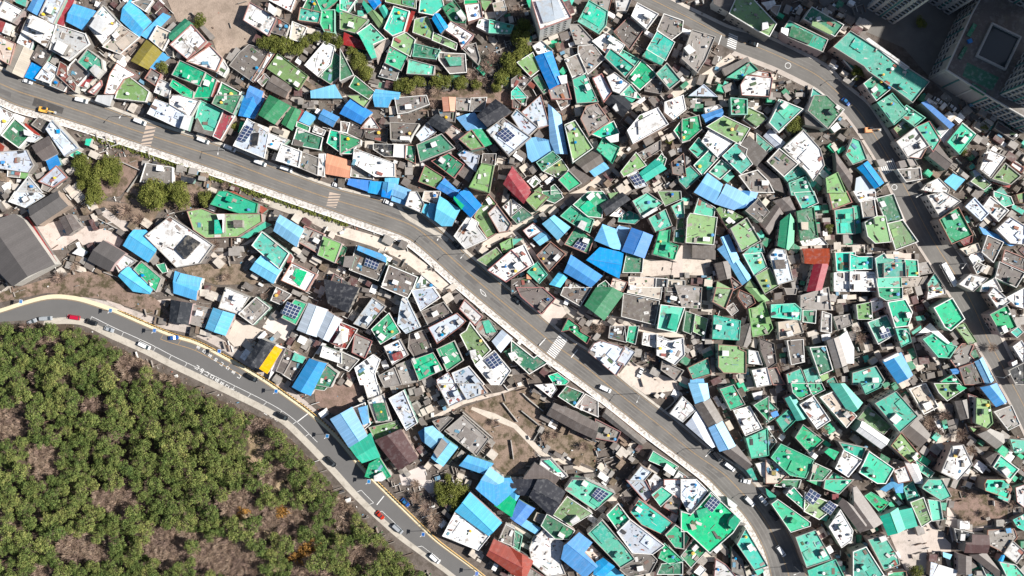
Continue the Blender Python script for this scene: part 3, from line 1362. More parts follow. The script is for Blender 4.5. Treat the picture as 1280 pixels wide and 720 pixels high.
PARW = mat('parapet_white', (.72, .71, .68), .8, .2, dirt=.45, dscale=.8)
PARG = mat('parapet_grey', (.38, .36, .33), .85, .2, dirt=.4, dscale=.8)
PART_ = mat('parapet_mint', (.25, .52, .43), .8, .2, dirt=.4, dscale=.8)
PARR = mat('parapet_terracotta', (.38, .2, .16), .8, .2, dirt=.4, dscale=.8)
SAND = mat('sandy_ground', (.35, .285, .225), .95, .1, var=.25, dirt=.9, dcol=(.21, .165, .13), dscale=.13, thr=.47, fine=.2, objvar=0, bump=.5)
GLASS = mat('window_glass', (.03, .04, .05), .12, .5, dirt=0, var=0, fine=0)
TILE = mat('grey_clay_tile', (.105, .098, .096), .8, .3, dirt=.5, dcol=(.09, .085, .08), dscale=.9, ribs=.07, fine=.2)
SOLAR = mat('solar_cell', (.035, .05, .12), .3, .5, dirt=0, var=0, fine=.1, objvar=.05)
ALU = mat('aluminium_frame', (.6, .62, .65), .4, .5, dirt=0, var=0)
ASPH = mat('asphalt', (.168, .16, .15), .9, .15, var=.2, dirt=.75, dcol=(.115, .108, .102), dscale=.07, thr=.5, fine=.07, objvar=0, fscale=3)
ASPH2 = mat('dark_asphalt', (.14, .136, .134), .9, .15, var=.1, dirt=.2, dcol=(.16, .155, .15), dscale=.2, fine=.06, objvar=0, fscale=3)
CONC = mat('pale_concrete', (.50, .455, .40), .9, .15, var=.14, dirt=.5, dcol=(.27, .24, .20), dscale=.3, thr=.5, fine=.12, objvar=.08)
PAVE = mat('paving', (.60, .575, .54), .9, .15, var=.2, dirt=.85, dcol=(.30, .27, .24), dscale=.9, thr=.47, fine=.14, objvar=0)
SOIL = mat('bare_soil', (.25, .19, .145), .95, .1, var=.4, dirt=.85, dcol=(.09, .075, .045), dscale=.2, thr=.46, fine=.3, objvar=0, bump=.6)
GROUND = mat('village_ground', (.15, .132, .112), .95, .1, var=.3, dirt=.75, dcol=(.075, .062, .05), dscale=.22, thr=.45, fine=.26, objvar=0, bump=.5, fscale=1.3)
FLOOR = mat('leaf_litter', (.085, .065, .048), .95, .1, var=.35, dirt=.6, dcol=(.22, .17, .12), dscale=.06, thr=.54, fine=.3, objvar=0, bump=.8)
PATHM = {'k': CONC, 'c': mat('beige_concrete', (.58, .51, .44), .9, .15, var=.15, dirt=.5, dcol=(.33, .28, .24), dscale=.3, thr=.5, fine=.12, objvar=.08), 'n': SOIL, 'w': mat('pinkish_screed', (.62, .55, .50), .85, .2, var=.1, dirt=.3, dcol=(.4, .34, .3), dscale=.4, fine=.08)}
WHITEP = mat('white_road_paint', (.72, .72, .70), .8, .2, dirt=.5, dcol=(.3, .29, .28), dscale=1.2, thr=.5, var=0)
YELP = mat('yellow_road_paint', (.42, .29, .13), .8, .2, dirt=.9, dcol=(.2, .18, .15), dscale=.8, thr=.42, var=0)
CREAMP = mat('cream_kerb_paint', (.66, .60, .40), .8, .2, dirt=.4, dcol=(.4, .37, .28), dscale=.8, var=.1)
BEIGEP = mat('beige_road_paint', (.55, .47, .37), .85, .2, dirt=.6, dcol=(.3, .27, .23), dscale=.8, thr=.47, var=.1)
RAIL = mat('yellow_rail_paint', (.75, .52, .05), .5, .4, dirt=.2)
DARK = mat('dark_rubber', (.02, .02, .02), .8, .3, dirt=0, var=0, fine=0)
BARK = mat('bark', (.12, .085, .06), .95, .1, dirt=.3)
STEEL = mat('galvanised_steel', (.42, .43, .44), .5, .5, dirt=.2)

def leafmat(name, cols, rough=.7):
    m = bpy.data.materials.new(name); m.use_nodes = True; n = m.node_tree.nodes; l = m.node_tree.links; b = n['Principled BSDF']
    b.inputs['Roughness'].default_value = rough; b.inputs['Specular IOR Level'].default_value = .15
    g = n.new('ShaderNodeNewGeometry'); oi = n.new('ShaderNodeObjectInfo'); ad = n.new('ShaderNodeMath'); ad.operation = 'ADD'
    no = n.new('ShaderNodeTexNoise'); no.inputs['Scale'].default_value = .3; no.inputs['Detail'].default_value = 3; l.new(g.outputs['Position'], no.inputs['Vector'])
    m1 = n.new('ShaderNodeMath'); m1.operation = 'MULTIPLY_ADD'; l.new(g.outputs['Random Per Island'], m1.inputs[0]); m1.inputs[1].default_value = .45; l.new(no.outputs[0], m1.inputs[2])
    m2 = n.new('ShaderNodeMath'); m2.operation = 'MULTIPLY_ADD'; l.new(oi.outputs['Random'], m2.inputs[0]); m2.inputs[1].default_value = .35; l.new(m1.outputs[0], m2.inputs[2])
    m3 = n.new('ShaderNodeMath'); m3.operation = 'SUBTRACT'; l.new(m2.outputs[0], m3.inputs[0]); m3.inputs[1].default_value = .42
    cr = n.new('ShaderNodeValToRGB'); l.new(m3.outputs[0], cr.inputs[0])
    e = cr.color_ramp.elements; e[0].color = (*cols[0], 1); e[1].color = (*cols[-1], 1)
    for i, c in enumerate(cols[1:-1]): e.new((i + 1) / (len(cols) - 1)).color = (*c, 1)
    l.new(cr.outputs[0], b.inputs['Base Color']); return m
PINE = leafmat('pine_needles', [(.04, .08, .022), (.11, .155, .042), (.19, .22, .065), (.32, .30, .10)])
BUSH = leafmat('broadleaf', [(.07, .09, .018), (.14, .155, .035), (.22, .22, .055)])
TWIG = leafmat('bare_twigs', [(.14, .095, .075), (.25, .18, .15), (.34, .25, .18), (.40, .33, .28)])
RUST = leafmat('autumn_leaves', [(.25, .12, .03), (.38, .2, .05), (.45, .26, .08)])

# ------------------------------------------------ read the survey
houses, paths, trees, cars, walls = [], [], [], [], []
ox = oy = 0; sc_ = 6.0
for ln in DATA.strip().splitlines():
    t = ln.split()
    if not t: continue
    if ln[0] == '@':
        ox, oy = float(t[0][1:]), float(t[1]); sc_ = float(t[2]) if len(t) > 2 else 6.0; continue
    k = t[0]
    if k in 'TB':
        x, y = map(float, t[1].split(',')); trees.append((k, ox + x / sc_, oy + y / sc_, float(t[2]) / sc_)); continue
    pts = [(ox + float(a) / sc_, oy + float(b) / sc_) for a, b in (q.split(',') for q in t[1:])]
    if k[0] in 'fGMH': houses.append(dict(t=k[0], c=k[1], h=float(k[2:]) if len(k) > 2 else None, p=pts, sub=[], sol=[]))
    elif k[0] == '+': houses[-1]['sub'].append((k[1], k[2:], pts))
    elif k[0] == 'S': houses[-1]['sol'].append(pts)
    elif k[0] == 'P': paths.append((k[1], pts))
    elif k[0] in 'CVX': cars.append((k[0], k[1], pts))
    elif k[0] == 'W': walls.append(pts)

def pcen(P): return (sum(p[0] for p in P) / len(P), sum(p[1] for p in P) / len(P))

# ------------------------------------------------ naming by landmark
LM = [('the red gabled roof', 650, 228), ('the amber yellow roof', 337, 452), ('the grey-tiled temple hall', 22, 312), ('the brown terraced plots', 690, 525),
      ('the wooded garden', 118, 215), ('the sandy open lot', 285, 35), ('the middle zebra crossing', 697, 434), ('the tall white block', 690, 18),
      ('the longest green roof', 1100, 85), ('the white bus', 1182, 345), ('the dusty car park', 815, 480), ('the U-shaped bright blue roof', 735, 692),
      ('the big maroon roof', 497, 563), ('the red L-shaped roof', 1020, 335), ('the green hedge row', 530, 102), ('the big white angular roof', 1003, 193),
      ('the rounded brown field', 1215, 635), ('the cracked concrete lot', 1137, 685), ('the twin sky blue roofs', 900, 238), ('the bright green solar roof', 888, 650),
      ('the orange flat roof', 421, 205), ('the black hipped roof', 620, 143), ('the square dark pavilion', 135, 320), ('the brick red bottom-edge roof', 636, 696),
      ('the square brown garden beds', 1177, 668), ('the blue gable with white ends', 1122, 461), ('the yellow excavator', 56, 138), ('the white hexagonal house', 228, 300),
      ('the big dark green gabled roof', 755, 375), ('the round-cornered green roof', 1020, 135), ('the brown vaulted roof', 905, 510), ('the upper zebra crossing', 916, 50),
      ('the right-hand zebra crossing', 1108, 210), ('the white-striped wall', 1095, 545), ('the leaf-shaped green roof', 984, 287), ('the three blue gabled roofs', 745, 310),
      ('the left beige crossing', 184, 169), ('the boxy bright blue roof', 318, 130), ('the teal roof by the upper road', 1005, 48), ('the lowest sky blue striped roof', 598, 643)]
DIRS = ['right of', 'upper right of', 'above', 'upper left of', 'left of', 'lower left of', 'below', 'lower right of']
ORD = ['', 'second ', 'third ', 'fourth ', 'fifth ', 'sixth ', 'seventh ', 'eighth ', 'ninth ', 'tenth ']
used = {}
def sector(L, c):
    dx, dy = c[0] - L[1], -(c[1] - L[2])
    return int(round(math.degrees(math.atan2(dy, dx)) / 45.0)) % 8, math.hypot(dx, dy)
def locate(base, c, kin):
    """how to point at c: rank among its kin, side and landmark"""
    best = None
    for L in sorted(LM, key=lambda L: (L[1] - c[0]) ** 2 + (L[2] - c[1]) ** 2)[:6]:
        s, d = sector(L, c)
        if d < 12: continue
        r = 0
        for q in kin:
            s2, d2 = sector(L, q)
            if s2 == s and d2 < d - 1e-6: r += 1
        key = (r * 40 + d, r)
        if best is None or key < best[0]: best = (key, r, s, L)
    _, r, s, L = best
    nth = 'nearest ' if r == 0 else (ORD[min(r, 9)] + 'nearest ')
    lab = f'{base}, {nth}{DIRS[s]} {L[0]}'
    for a_, b_ in (('flat-roofed', 'flat'), ('metal-roofed gabled', 'gabled'), ('solar panels', 'solar'), (' one ', ' ')):
        if len(lab.split()) > 16: lab = lab.replace(a_, b_)
    if lab in used: lab = lab.replace('nearest', 'closest')
    used[lab] = 1
    return lab

# ------------------------------------------------ ground, forest slope
gm = MB(); gm.poly([(-2500, -2500, 0), (2500, -2500, 0), (2500, 2500, 0), (-2500, 2500, 0)]); tag(gm.build('ground', GROUND), kind='structure')
FB = [(-60, 404), (0, 404), (55, 404), (90, 405), (125, 420), (160, 438), (200, 462), (260, 490), (332, 522), (350, 533), (392, 575), (430, 622), (470, 662), (520, 706), (545, 726), (640, 800)]
FBW = [W(*p) for p in FB]
FPOLY = FBW + [W(640, 1000), W(-400, 1000), W(-400, 404)]
def hill(x, y):
    d = edge_dist(FBW, x, y, False)
    if not inside(FPOLY, x, y): return -d * .5
    return 0.16 * d + 0.6 * math.sin(x * .09) * math.sin(y * .11) * min(1, d / 15)
hm = MB(); st = 4.0; X0, Y0, NX, NY = W(-120, 850)[0], W(0, 850)[1], 66, 44
g = [[(X0 + i * st, Y0 + j * st, hill(X0 + i * st, Y0 + j * st)) for i in range(NX)] for j in range(NY)]
hm.v = [p for r in g for p in r]
for j in range(NY - 1):
    for i in range(NX - 1):
        a = j * NX + i; hm.f.append((a, a + 1, a + NX + 1, a + NX)); hm.m.append(0)
ho = hm.build('forest_slope', FLOOR); tag(ho, kind='structure')
for p in ho.data.polygons: p.use_smooth = True

# ------------------------------------------------ roads
def resample(E, n):
    P = [W(*p) for p in E]; L = [0]
    for i in range(1, len(P)): L.append(L[-1] + math.hypot(P[i][0] - P[i-1][0], P[i][1] - P[i-1][1]))
    out = []; j = 0
    for k in range(n + 1):
        d = L[-1] * k / n
        while j < len(P) - 2 and L[j + 1] < d: j += 1
        t = (d - L[j]) / (L[j + 1] - L[j]); out.append((P[j][0] + t * (P[j+1][0] - P[j][0]), P[j][1] + t * (P[j+1][1] - P[j][1])))
    for _ in range(2):
        out = [out[0]] + [((out[i-1][0] + 2 * out[i][0] + out[i+1][0]) / 4, (out[i-1][1] + 2 * out[i][1] + out[i+1][1]) / 4) for i in range(1, n)] + [out[-1]]
    return out
class Road:
    def __init__(s, U, L, n=90): s.U = resample(U, n); s.L = resample(L, n); s.n = n
    def at(s, i, v, off=0.0):
        """v: 0 = first edge, 1 = second edge; off in metres from there (+ = outward past edge 2 side)"""
        i = max(0, min(s.n, i)); a, b = s.U[i], s.L[i]; d = math.hypot(b[0] - a[0], b[1] - a[1])
        t = v + off / d; return (a[0] + (b[0] - a[0]) * t, a[1] + (b[1] - a[1]) * t)
    def strip(s, mb, i0, i1, v0, o0, v1, o1, z, mi=0, step=1, side=0):
        i = i0
        while i < i1:
            j = min(i + step, i1); a, b, c, d = s.at(i, v0, o0), s.at(j, v0, o0), s.at(j, v1, o1), s.at(i, v1, o1)
            q = [(*a, z), (*b, z), (*c, z), (*d, z)]
            if area([a, b, c, d]) < 0: q.reverse()
            mb.poly(q, mi)
            if side:
                for e, f in ((a, b), (d, c)):
                    mb.poly([(*e, z), (*f, z), (*f, z - side), (*e, z - side)], mi)
            i = j
MR = Road([(-60, 70), (0, 86), (27, 97), (83, 116), (117, 128), (167, 147), (213, 162), (293, 187), (351, 212), (413, 234), (478, 250), (526, 266), (556, 292), (581, 315), (609, 340), (640, 366), (677, 396), (707, 422), (740, 442), (785, 481), (828, 514), (848, 529), (883, 560), (928, 588), (950, 612), (969, 636), (985, 663), (995, 685), (1010, 720), (1025, 770)],
          [(-60, 105), (0, 122), (17, 132), (73, 147), (123, 163), (213, 193), (346, 240), (426, 268), (509, 297), (529, 313), (579, 358), (639, 408), (682, 443), (732, 480), (762, 503), (817, 547), (887, 600), (902, 617), (927, 640), (945, 667), (957, 693), (963, 720), (972, 770)], 150)
NR = Road([(790, -25), (853, 8), (911, 36), (961, 48), (1031, 82), (1056, 108), (1085, 130), (1107, 165), (1125, 195), (1154, 240), (1171, 273), (1189, 305), (1210, 335), (1226, 360), (1239, 390), (1249, 420), (1269, 460), (1290, 500), (1320, 560)],
          [(775, -8), (853, 29), (908, 60), (970, 84), (1022, 110), (1055, 140), (1072, 162), (1094, 197), (1106, 220), (1116, 240), (1133, 278), (1146, 302), (1166, 333), (1183, 360), (1196, 382), (1219, 427), (1243, 467), (1262, 500), (1290, 560)], 110)
HR = Road([(-60, 405), (0, 391), (33, 380), (60, 373), (82, 373), (103, 377), (142, 390), (183, 408), (213, 421), (246, 430), (296, 457), (333, 479), (386, 517), (419, 547), (454, 590), (493, 628), (543, 676), (593, 713), (650, 760)],
          [(-60, 415), (0, 402), (42, 400), (83, 396), (107, 398), (138, 414), (183, 434), (213, 450), (280, 482), (319, 501), (344, 514), (364, 528), (394, 558), (422, 588), (443, 612), (471, 640), (506, 672), (556, 709), (573, 722), (615, 765)], 110)
a = MB(); MR.strip(a, 0, 150, 0, 0, 1, 0, .012); tag(a.build('main_road', ASPH), kind='structure')
a = MB(); NR.strip(a, 0, 110, 0, 0, 1, 0, .012); tag(a.build('upper_road', ASPH), kind='structure')
a = MB(); HR.strip(a, 0, 110, 0, 0, 1, 0, .012); tag(a.build('hillside_road', ASPH2), kind='structure')
# pavements are real steps
a = MB()
for v in (.15, .3, .42, .6, .72, .87): MR.strip(a, 0, 150, v, -.3, v, .3, .016)
for v in (.22, .38, .63, .8): NR.strip(a, 0, 110, v, -.25, v, .25, .016)
tag(a.build('tyre_track', mat('worn_asphalt', (.195, .186, .175), .85, .15, var=.2, dirt=.7, dcol=(.16, .152, .145), dscale=.15, thr=.44, objvar=0)), kind='structure')
a = MB(); MR.strip(a, 0, 150, 1, .0, 1, 2.6, .13, side=.13); tag(a.build('pavement', PAVE), kind='structure')
a = MB(); MR.strip(a, 0, 150, 0, -1.3, 0, 0, .13, side=.13); tag(a.build('pavement', CONC), kind='structure')
a = MB(); NR.strip(a, 0, 110, 0, -1.6, 0, 0, .13, side=.13); tag(a.build('pavement', CONC), kind='structure')
a = MB(); NR.strip(a, 22, 45, 1, 0, 1, 2.4, .13, side=.13); NR.strip(a, 45, 110, 1, 0, 1, 1.2, .13, side=.13); tag(a.build('pavement', CONC), kind='structure')
a = MB(); HR.strip(a, 0, 110, 0, -1.9, 0, 0, .13, side=.13); tag(a.build('pavement', CREAMP), kind='structure')
a = MB(); HR.strip(a, 16, 110, 1, 0, 1, 3.0, .12, side=.12); tag(a.build('pavement', CONC), kind='structure')
# markings
a = MB(); Z = .018
MR.strip(a, 0, 150, .5, -.22, .5, -.08, Z); MR.strip(a, 0, 150, .5, .08, .5, .22, Z)
MR.strip(a, 0, 150, 1, -.62, 1, -.45, Z); MR.strip(a, 0, 150, 0, .45, 0, .62, Z)
NR.strip(a, 0, 110, .5, -.2, .5, .0, Z); HR.strip(a, 36, 52, 0, 2.6, 0, 2.85, Z); HR.strip(a, 0, 110, 0, .25, 0, .4, Z)
for i in range(36, 53, 3): HR.strip(a, i, i + 1, 0, .45, 0, 2.6, Z) if False else a.poly([(*HR.at(i, 0, .45), Z), (*HR.at(i, 0, 2.6), Z), (HR.at(i, 0, 2.6)[0] + .2, HR.at(i, 0, 2.6)[1], Z), (HR.at(i, 0, .45)[0] + .2, HR.at(i, 0, .45)[1], Z)])
tag(a.build('road_line', YELP), kind='structure')
a = MB()
for i in range(0, 150, 4):
    pass
def pl(mb, p, q, wd, z, mi=0):
    dx, dy = q[0] - p[0], q[1] - p[1]; L = math.hypot(dx, dy); nx, ny = -dy / L * wd / 2, dx / L * wd / 2
    mb.poly([(p[0] - nx, p[1] - ny, z), (q[0] - nx, q[1] - ny, z), (q[0] + nx, q[1] + ny, z), (p[0] + nx, p[1] + ny, z)], mi)
for i0, i1 in ((24, 68), (79, 82), (84, 88), (93, 97)):
    HR.strip(a, i0, i1, 1, -2.2, 1, -2.0, Z + .004)
    for i in range(i0, i1 + 1, 3 if i1 - i0 > 20 else i1 - i0): pl(a, HR.at(i, 1, -2.2), HR.at(i, 1, -.1), .18, Z + .004)
# stop bars
for p, q in (((674, 432), (682, 423)), ((714, 447), (722, 437)), ((898, 56), (902, 44)), ((372, 527), (385, 517)), ((471, 631), (480, 620))): pl(a, W(*p), W(*q), .4, Z + .008)
def zebra(p, q, road, n, ln, mb, wd=.5):
    P, Q = W(*p), W(*q); r = (road[0] / math.hypot(*road), -road[1] / math.hypot(*road))
    for i in range(n):
        t = (i + .5) / n; c = (P[0] + (Q[0] - P[0]) * t, P[1] + (Q[1] - P[1]) * t)
        pl(mb, (c[0] - r[0] * ln / 2, c[1] - r[1] * ln / 2), (c[0] + r[0] * ln / 2, c[1] + r[1] * ln / 2), wd, Z + .012)
zebra((705, 421), (688, 445), (1, .78), 12, 4.6, a); zebra((917, 43), (914, 60), (1, .42), 7, 4.4, a)
zebra((1100, 214), (1119, 204), (.45, 1), 9, 5.0, a)
# blurred hangul-like lettering painted on the hillside road
def stroke(mb, cx, cy, ang, segs, s, wd):
    ca, sa = math.cos(ang), math.sin(ang)
    f = lambda u, v: (cx + (u * ca - v * sa) * s, cy + (u * sa + v * ca) * s)
    for k, (x1, y1, x2, y2) in enumerate(segs): pl(mb, f(x1, y1), f(x2, y2), wd, Z + .006 + k * .003)
GL = [[(-.4, .4, .4, .4), (.4, .4, .4, -.3), (-.5, -.5, .5, -.5)], [(-.3, .4, .3, .4), (-.3, .4, -.3, -.1), (-.3, -.1, .3, -.1), (.3, -.1, .3, .4), (-.5, -.4, .5, -.4)],
      [(-.4, .4, -.4, -.3), (-.4, -.3, .1, -.3), (.1, .4, .1, -.3), (-.4, .1, .1, .1), (.4, .5, .4, -.5)], [(-.4, .4, .1, .4), (-.4, .4, -.4, -.3), (-.4, -.3, .1, -.3), (.4, .5, .4, -.5), (.4, 0, .6, 0)]]
for k in range(17):
    x, y = 246.5 + k * 6.2, 459 + k * 4.05; P = W(x, y); stroke(a, P[0], P[1], R(-33), GL[(0, 1, 0, 3, 2, 2, 3, 2, 2, 3, 2, 3, 2, 2, 0, 2, 3)[k]], 1.7, .26)
for k in range(8):
    x, y = 248 + k * 7.3, 434 + k * 5.2; P = W(x, y); stroke(a, P[0], P[1], R(-33), GL[(2, 3, 2, 1, 0, 3, 2, 0)[k]], 1.5, .26)
# ring mark near the upper crossing, diamond on main road
for c, rr in (((985, 82), 1.3), ((1118, 234), 1.2)):
    P = W(*c)
    for i in range(12):
        t0, t1 = i * math.pi / 6, (i + 1) * math.pi / 6
        pl(a, (P[0] + rr * math.cos(t0), P[1] + rr * math.sin(t0)), (P[0] + rr * math.cos(t1), P[1] + rr * math.sin(t1)), .25, Z + .004)
dm = [(600, 361), (606, 366), (608, 371), (602, 367), (600, 361)]
for i in range(4): pl(a, W(*dm[i]), W(*dm[i + 1]), .22, Z + .008)
tag(a.build('road_marking', WHITEP), kind='structure')
a = MB()
for P in ([(182.5, 156.7), (195, 159), (188.3, 183.3), (175.8, 180.8)], [(412, 240), (426, 243), (420, 260), (408, 257)]):
    a.poly([(*W(*p), Z + .008) for p in ccw(P)][::-1])
    Q = [W(*p) for p in P]
tag(a.build('beige_crossing', BEIGEP), kind='structure')
a = MB()
for P in ([(182.5, 156.7), (195, 159), (188.3, 183.3), (175.8, 180.8)], [(412, 240), (426, 243), (420, 260), (408, 257)]):
    A, B, D, E_ = P
    for i in range(5):
        t = (i + .2) / 5; t2 = t + .09
        L = lambda u, s_, e: (s_[0] + (e[0] - s_[0]) * u, s_[1] + (e[1] - s_[1]) * u)
        q = [L(t, B, D), L(min(1, t + .2), A, E_), L(min(1, t2 + .2), A, E_), L(t2, B, D)]
        q = [W(*p) for p in q]; q = q if area(q) > 0 else q[::-1]
        a.poly([(*p, Z + .013) for p in q])
tag(a.build('crossing_stripe', ASPH), kind='structure')
a = MB(); a.poly([(*p, .022) for p in ccw([W(43.3, 121.7), W(80, 135), W(77.5, 142.5), W(40, 131.7)])]); tag(a.build('asphalt_patch', mat('fresh_asphalt', (.075, .072, .07), .9, .15, fine=.12)), kind='structure')

a = MB(); rp = random.Random(4)
for i in range(16):
    k = rp.randrange(6, 140); v = rp.uniform(.15, .7); MR.strip(a, k, k + rp.choice([1, 1, 2]), v, 0, v, rp.uniform(1.0, 2.6), .0172 + i * .00004)
tag(a.build('road_repair', mat('repaired_asphalt', (.13, .125, .12), .9, .15, var=.1, dirt=.4, dscale=.5, objvar=0)), kind='structure')
# lanes and lots
lane = [(596, 314), (640, 286), (690, 256), (733, 238), (758, 217), (775, 190), (785, 168), (803, 150), (837, 124), (853, 110), (885, 94), (916, 70)]
Lr = Road([(x + 2.8, y + 3.8) for x, y in lane], [(x - 2.8, y - 3.8) for x, y in lane], 60); CLEAR = [Lr]
a = MB(); Lr.strip(a, 0, 60, 0, 0, 1, 0, .03); tag(a.build('lane', PATHM['c']), kind='structure')
low = [(330, 246), (365, 258), (426, 289), (470, 302), (505, 318), (535, 340), (560, 362)]
Lr = Road([(x + 3, y - 6) for x, y in low], [(x - 4, y + 6) for x, y in low], 40)
a = MB(); Lr.strip(a, 0, 40, 0, 0, 1, 0, .03); tag(a.build('lane', PATHM['c']), kind='structure'); CLEAR.append(Lr)
ALLEYS = [[(745, 218), (770, 250), (790, 262)], [(640, 288), (655, 300), (685, 345), (705, 372), (745, 395), (800, 402), (850, 418)], [(852, 420), (865, 470), (890, 540), (940, 600), (1000, 655), (1040, 690), (1075, 740)], [(885, 240), (884, 330), (888, 400), (892, 480)],
  [(1045, 312), (1048, 380), (1060, 430)], [(925, 200), (960, 240), (980, 280), (985, 305)], [(985, 310), (1060, 305), (1130, 318), (1150, 335)], [(980, 590), (1030, 560), (1085, 565), (1140, 590), (1175, 660), (1190, 720)], [(480, 440), (560, 400), (590, 420), (640, 470)],
  [(430, 120), (470, 210), (530, 205)], [(350, 60), (330, 105), (420, 150)], [(1130, 360), (1165, 440), (1200, 500), (1190, 560)], [(900, 500), (960, 470), (1010, 490), (1060, 495), (1110, 480)], [(560, 300), (505, 270), (470, 200)], [(700, 100), (770, 125), (800, 150)], [(410, 340), (450, 365), (480, 365), (520, 400), (555, 470), (520, 530)]]
for al in ALLEYS:
    al = [(x, y) for x, y in al]
    U_, L_ = [], []
    for i, (x, y) in enumerate(al):
        x0, y0 = al[max(0, i - 1)]; x1, y1 = al[min(len(al) - 1, i + 1)]; d_ = math.hypot(x1 - x0, y1 - y0); U_.append((x - (y1 - y0) / d_ * 2.6, y + (x1 - x0) / d_ * 2.6)); L_.append((x + (y1 - y0) / d_ * 2.6, y - (x1 - x0) / d_ * 2.6))
    q_ = Road(U_, L_, 24); a = MB(); q_.strip(a, 0, 24, 0, 0, 1, 0, .026 + ALLEYS.index(al if al in ALLEYS else ALLEYS[0]) * .0006) ; tag(a.build('alley', CONC), kind='structure')
low = [(100, 373), (130, 378), (160, 388), (200, 402), (240, 408), (280, 428), (320, 456), (360, 486), (400, 520), (440, 560)]
Lr = Road([(x + 2, y - 2) for x, y in low], [(x - 3, y + 8) for x, y in low], 40)
a = MB(); Lr.strip(a, 0, 40, 0, 0, 1, 0, .008); tag(a.build('verge', CONC), kind='structure')
zz = .034; EARTH = []
for c, P in sorted(paths, key=lambda t: -abs(area(t[1]))):
    Q = ccw([W(*p) for p in P]); a = MB(); a.poly([(*p, zz if c != 'n' else zz + .0) for p in Q]); zz += .005
    tag(a.build({'k': 'paved_yard', 'c': 'path', 'n': 'bare_earth', 'w': 'light_yard'}[c], PATHM[c]), kind='structure')
for P in ([(205, -10), (235, 60), (262, 40), (275, 75), (285, 72), (300, 58), (325, 50), (310, 10), (318, -10)], [(310, 20), (320, 45), (300, 60), (288, 40)]):
    a = MB(); a.poly([(*p, zz) for p in ccw([W(*q) for q in P])]); zz += .005; tag(a.build('sandy_lot', SAND), kind='structure')
for P in ([(427, 100), (470, 108), (560, 112), (612, 108), (640, 118), (640, 132), (560, 140), (500, 138), (440, 120)], [(90, 200), (180, 195), (178, 215), (150, 245), (110, 250)], [(120, 250), (165, 255), (200, 262), (190, 280), (150, 275)], [(390, 470), (440, 480), (470, 470), (450, 500), (420, 520), (395, 505)], [(70, 345), (110, 336), (160, 345), (200, 378), (245, 398), (240, 408), (130, 374), (60, 366), (0, 378), (0, 366)], [(178, 206), (212, 210), (260, 240), (245, 262), (200, 262), (150, 252)], [(225, 330), (300, 330), (330, 355), (270, 356), (235, 345)]):
    EARTH.append(ccw([W(*q) for q in P])); a = MB(); a.poly([(*p, zz) for p in ccw([W(*q) for q in P])]); zz += .005; tag(a.build('bare_earth', SOIL), kind='structure')
P = [(965, -40), (1060, 30), (1130, 60), (1200, 140), (1290, 190), (1400, 200), (1400, -100), (900, -100)]
a = MB(); a.poly([(*p, .006) for p in ccw([W(*q) for q in P])]); tag(a.build('estate_paving', ASPH), kind='structure')

# ------------------------------------------------ houses
def roof_axis_uv(P): return main_axis(P)
def gable(mb_name, P, h, rise, m, parent, thick=.16, pyramid=False, mono=False):
    ux, uy = main_axis(P); cx, cy = pcen(P)
    V = [-(x - cx) * uy + (y - cy) * ux for x, y in P]; v0, v1 = min(V), max(V); mid = (v0 + v1) / 2; half = (v1 - v0) / 2 or 1
    bm = bmesh.new(); vs = [bm.verts.new((x, y, 0)) for x, y in P]; bm.faces.new(vs)
    U = [(x - cx) * ux + (y - cy) * uy for x, y in P]; um = (min(U) + max(U)) / 2; uh = (max(U) - min(U)) / 2 or 1
    if not mono:
        bmesh.ops.bisect_plane(bm, geom=bm.verts[:] + bm.edges[:] + bm.faces[:], plane_co=(cx - uy * mid, cy + ux * mid, 0), plane_no=(-uy, ux, 0))
    bmesh.ops.triangulate(bm, faces=bm.faces[:])
    if pyramid:
        bm.clear(); ring = [bm.verts.new((x, y, 0)) for x, y in P]; ap = bm.verts.new((cx, cy, rise))
        for i in range(len(ring)): bm.faces.new((ring[i], ring[(i + 1) % len(ring)], ap))
    else:
        for v in bm.verts:
            d = -(v.co.x - cx) * uy + (v.co.y - cy) * ux - mid
            v.co.z = rise * (1 - abs(d) / half) if not mono else rise * (d / half + 1) / 2
    top = bm.faces[:]
    r = bmesh.ops.extrude_face_region(bm, geom=top)
    for e in r['geom']:
        if isinstance(e, bmesh.types.BMVert): e.co.z -= thick
    bmesh.ops.recalc_face_normals(bm, faces=bm.faces[:])
    me = bpy.data.meshes.new(mb_name); uvl = bm.loops.layers.uv.new('UVMap')
    for f in bm.faces:
        for lo in f.loops:
            x, y = lo.vert.co.x, lo.vert.co.y; lo[uvl].uv = (x * ux + y * uy, -x * uy + y * ux)
    ox_, oy_, _ = parent.location
    for v in bm.verts: v.co.x -= ox_; v.co.y -= oy_; v.co.z += h
    bm.to_mesh(me); bm.free(); me.materials.append(m)
    o = bpy.data.objects.new(mb_name, me); C.objects.link(o); o.parent = parent
    hw = half
    if not mono and not pyramid:   # ridge cap
        us = [((x - cx) * ux + (y - cy) * uy) for x, y in P]
        a = MB(); p = (cx - uy * mid, cy + ux * mid)
        lo_, hi_ = min(us) + .4, max(us) - .4
        A = (p[0] + ux * lo_, p[1] + uy * lo_); B = (p[0] + ux * hi_, p[1] + uy * hi_)
        if all(inside(P, A[0] + (B[0] - A[0]) * t, A[1] + (B[1] - A[1]) * t) for t in (.02, .3, .5, .7, .98)):
            a.tube((*A, h + rise + .02), (*B, h + rise + .02), .13, .13, n=5); c_ = a.build('ridge_cap', m, o, org=(ox_, oy_, 0)); 
    return o

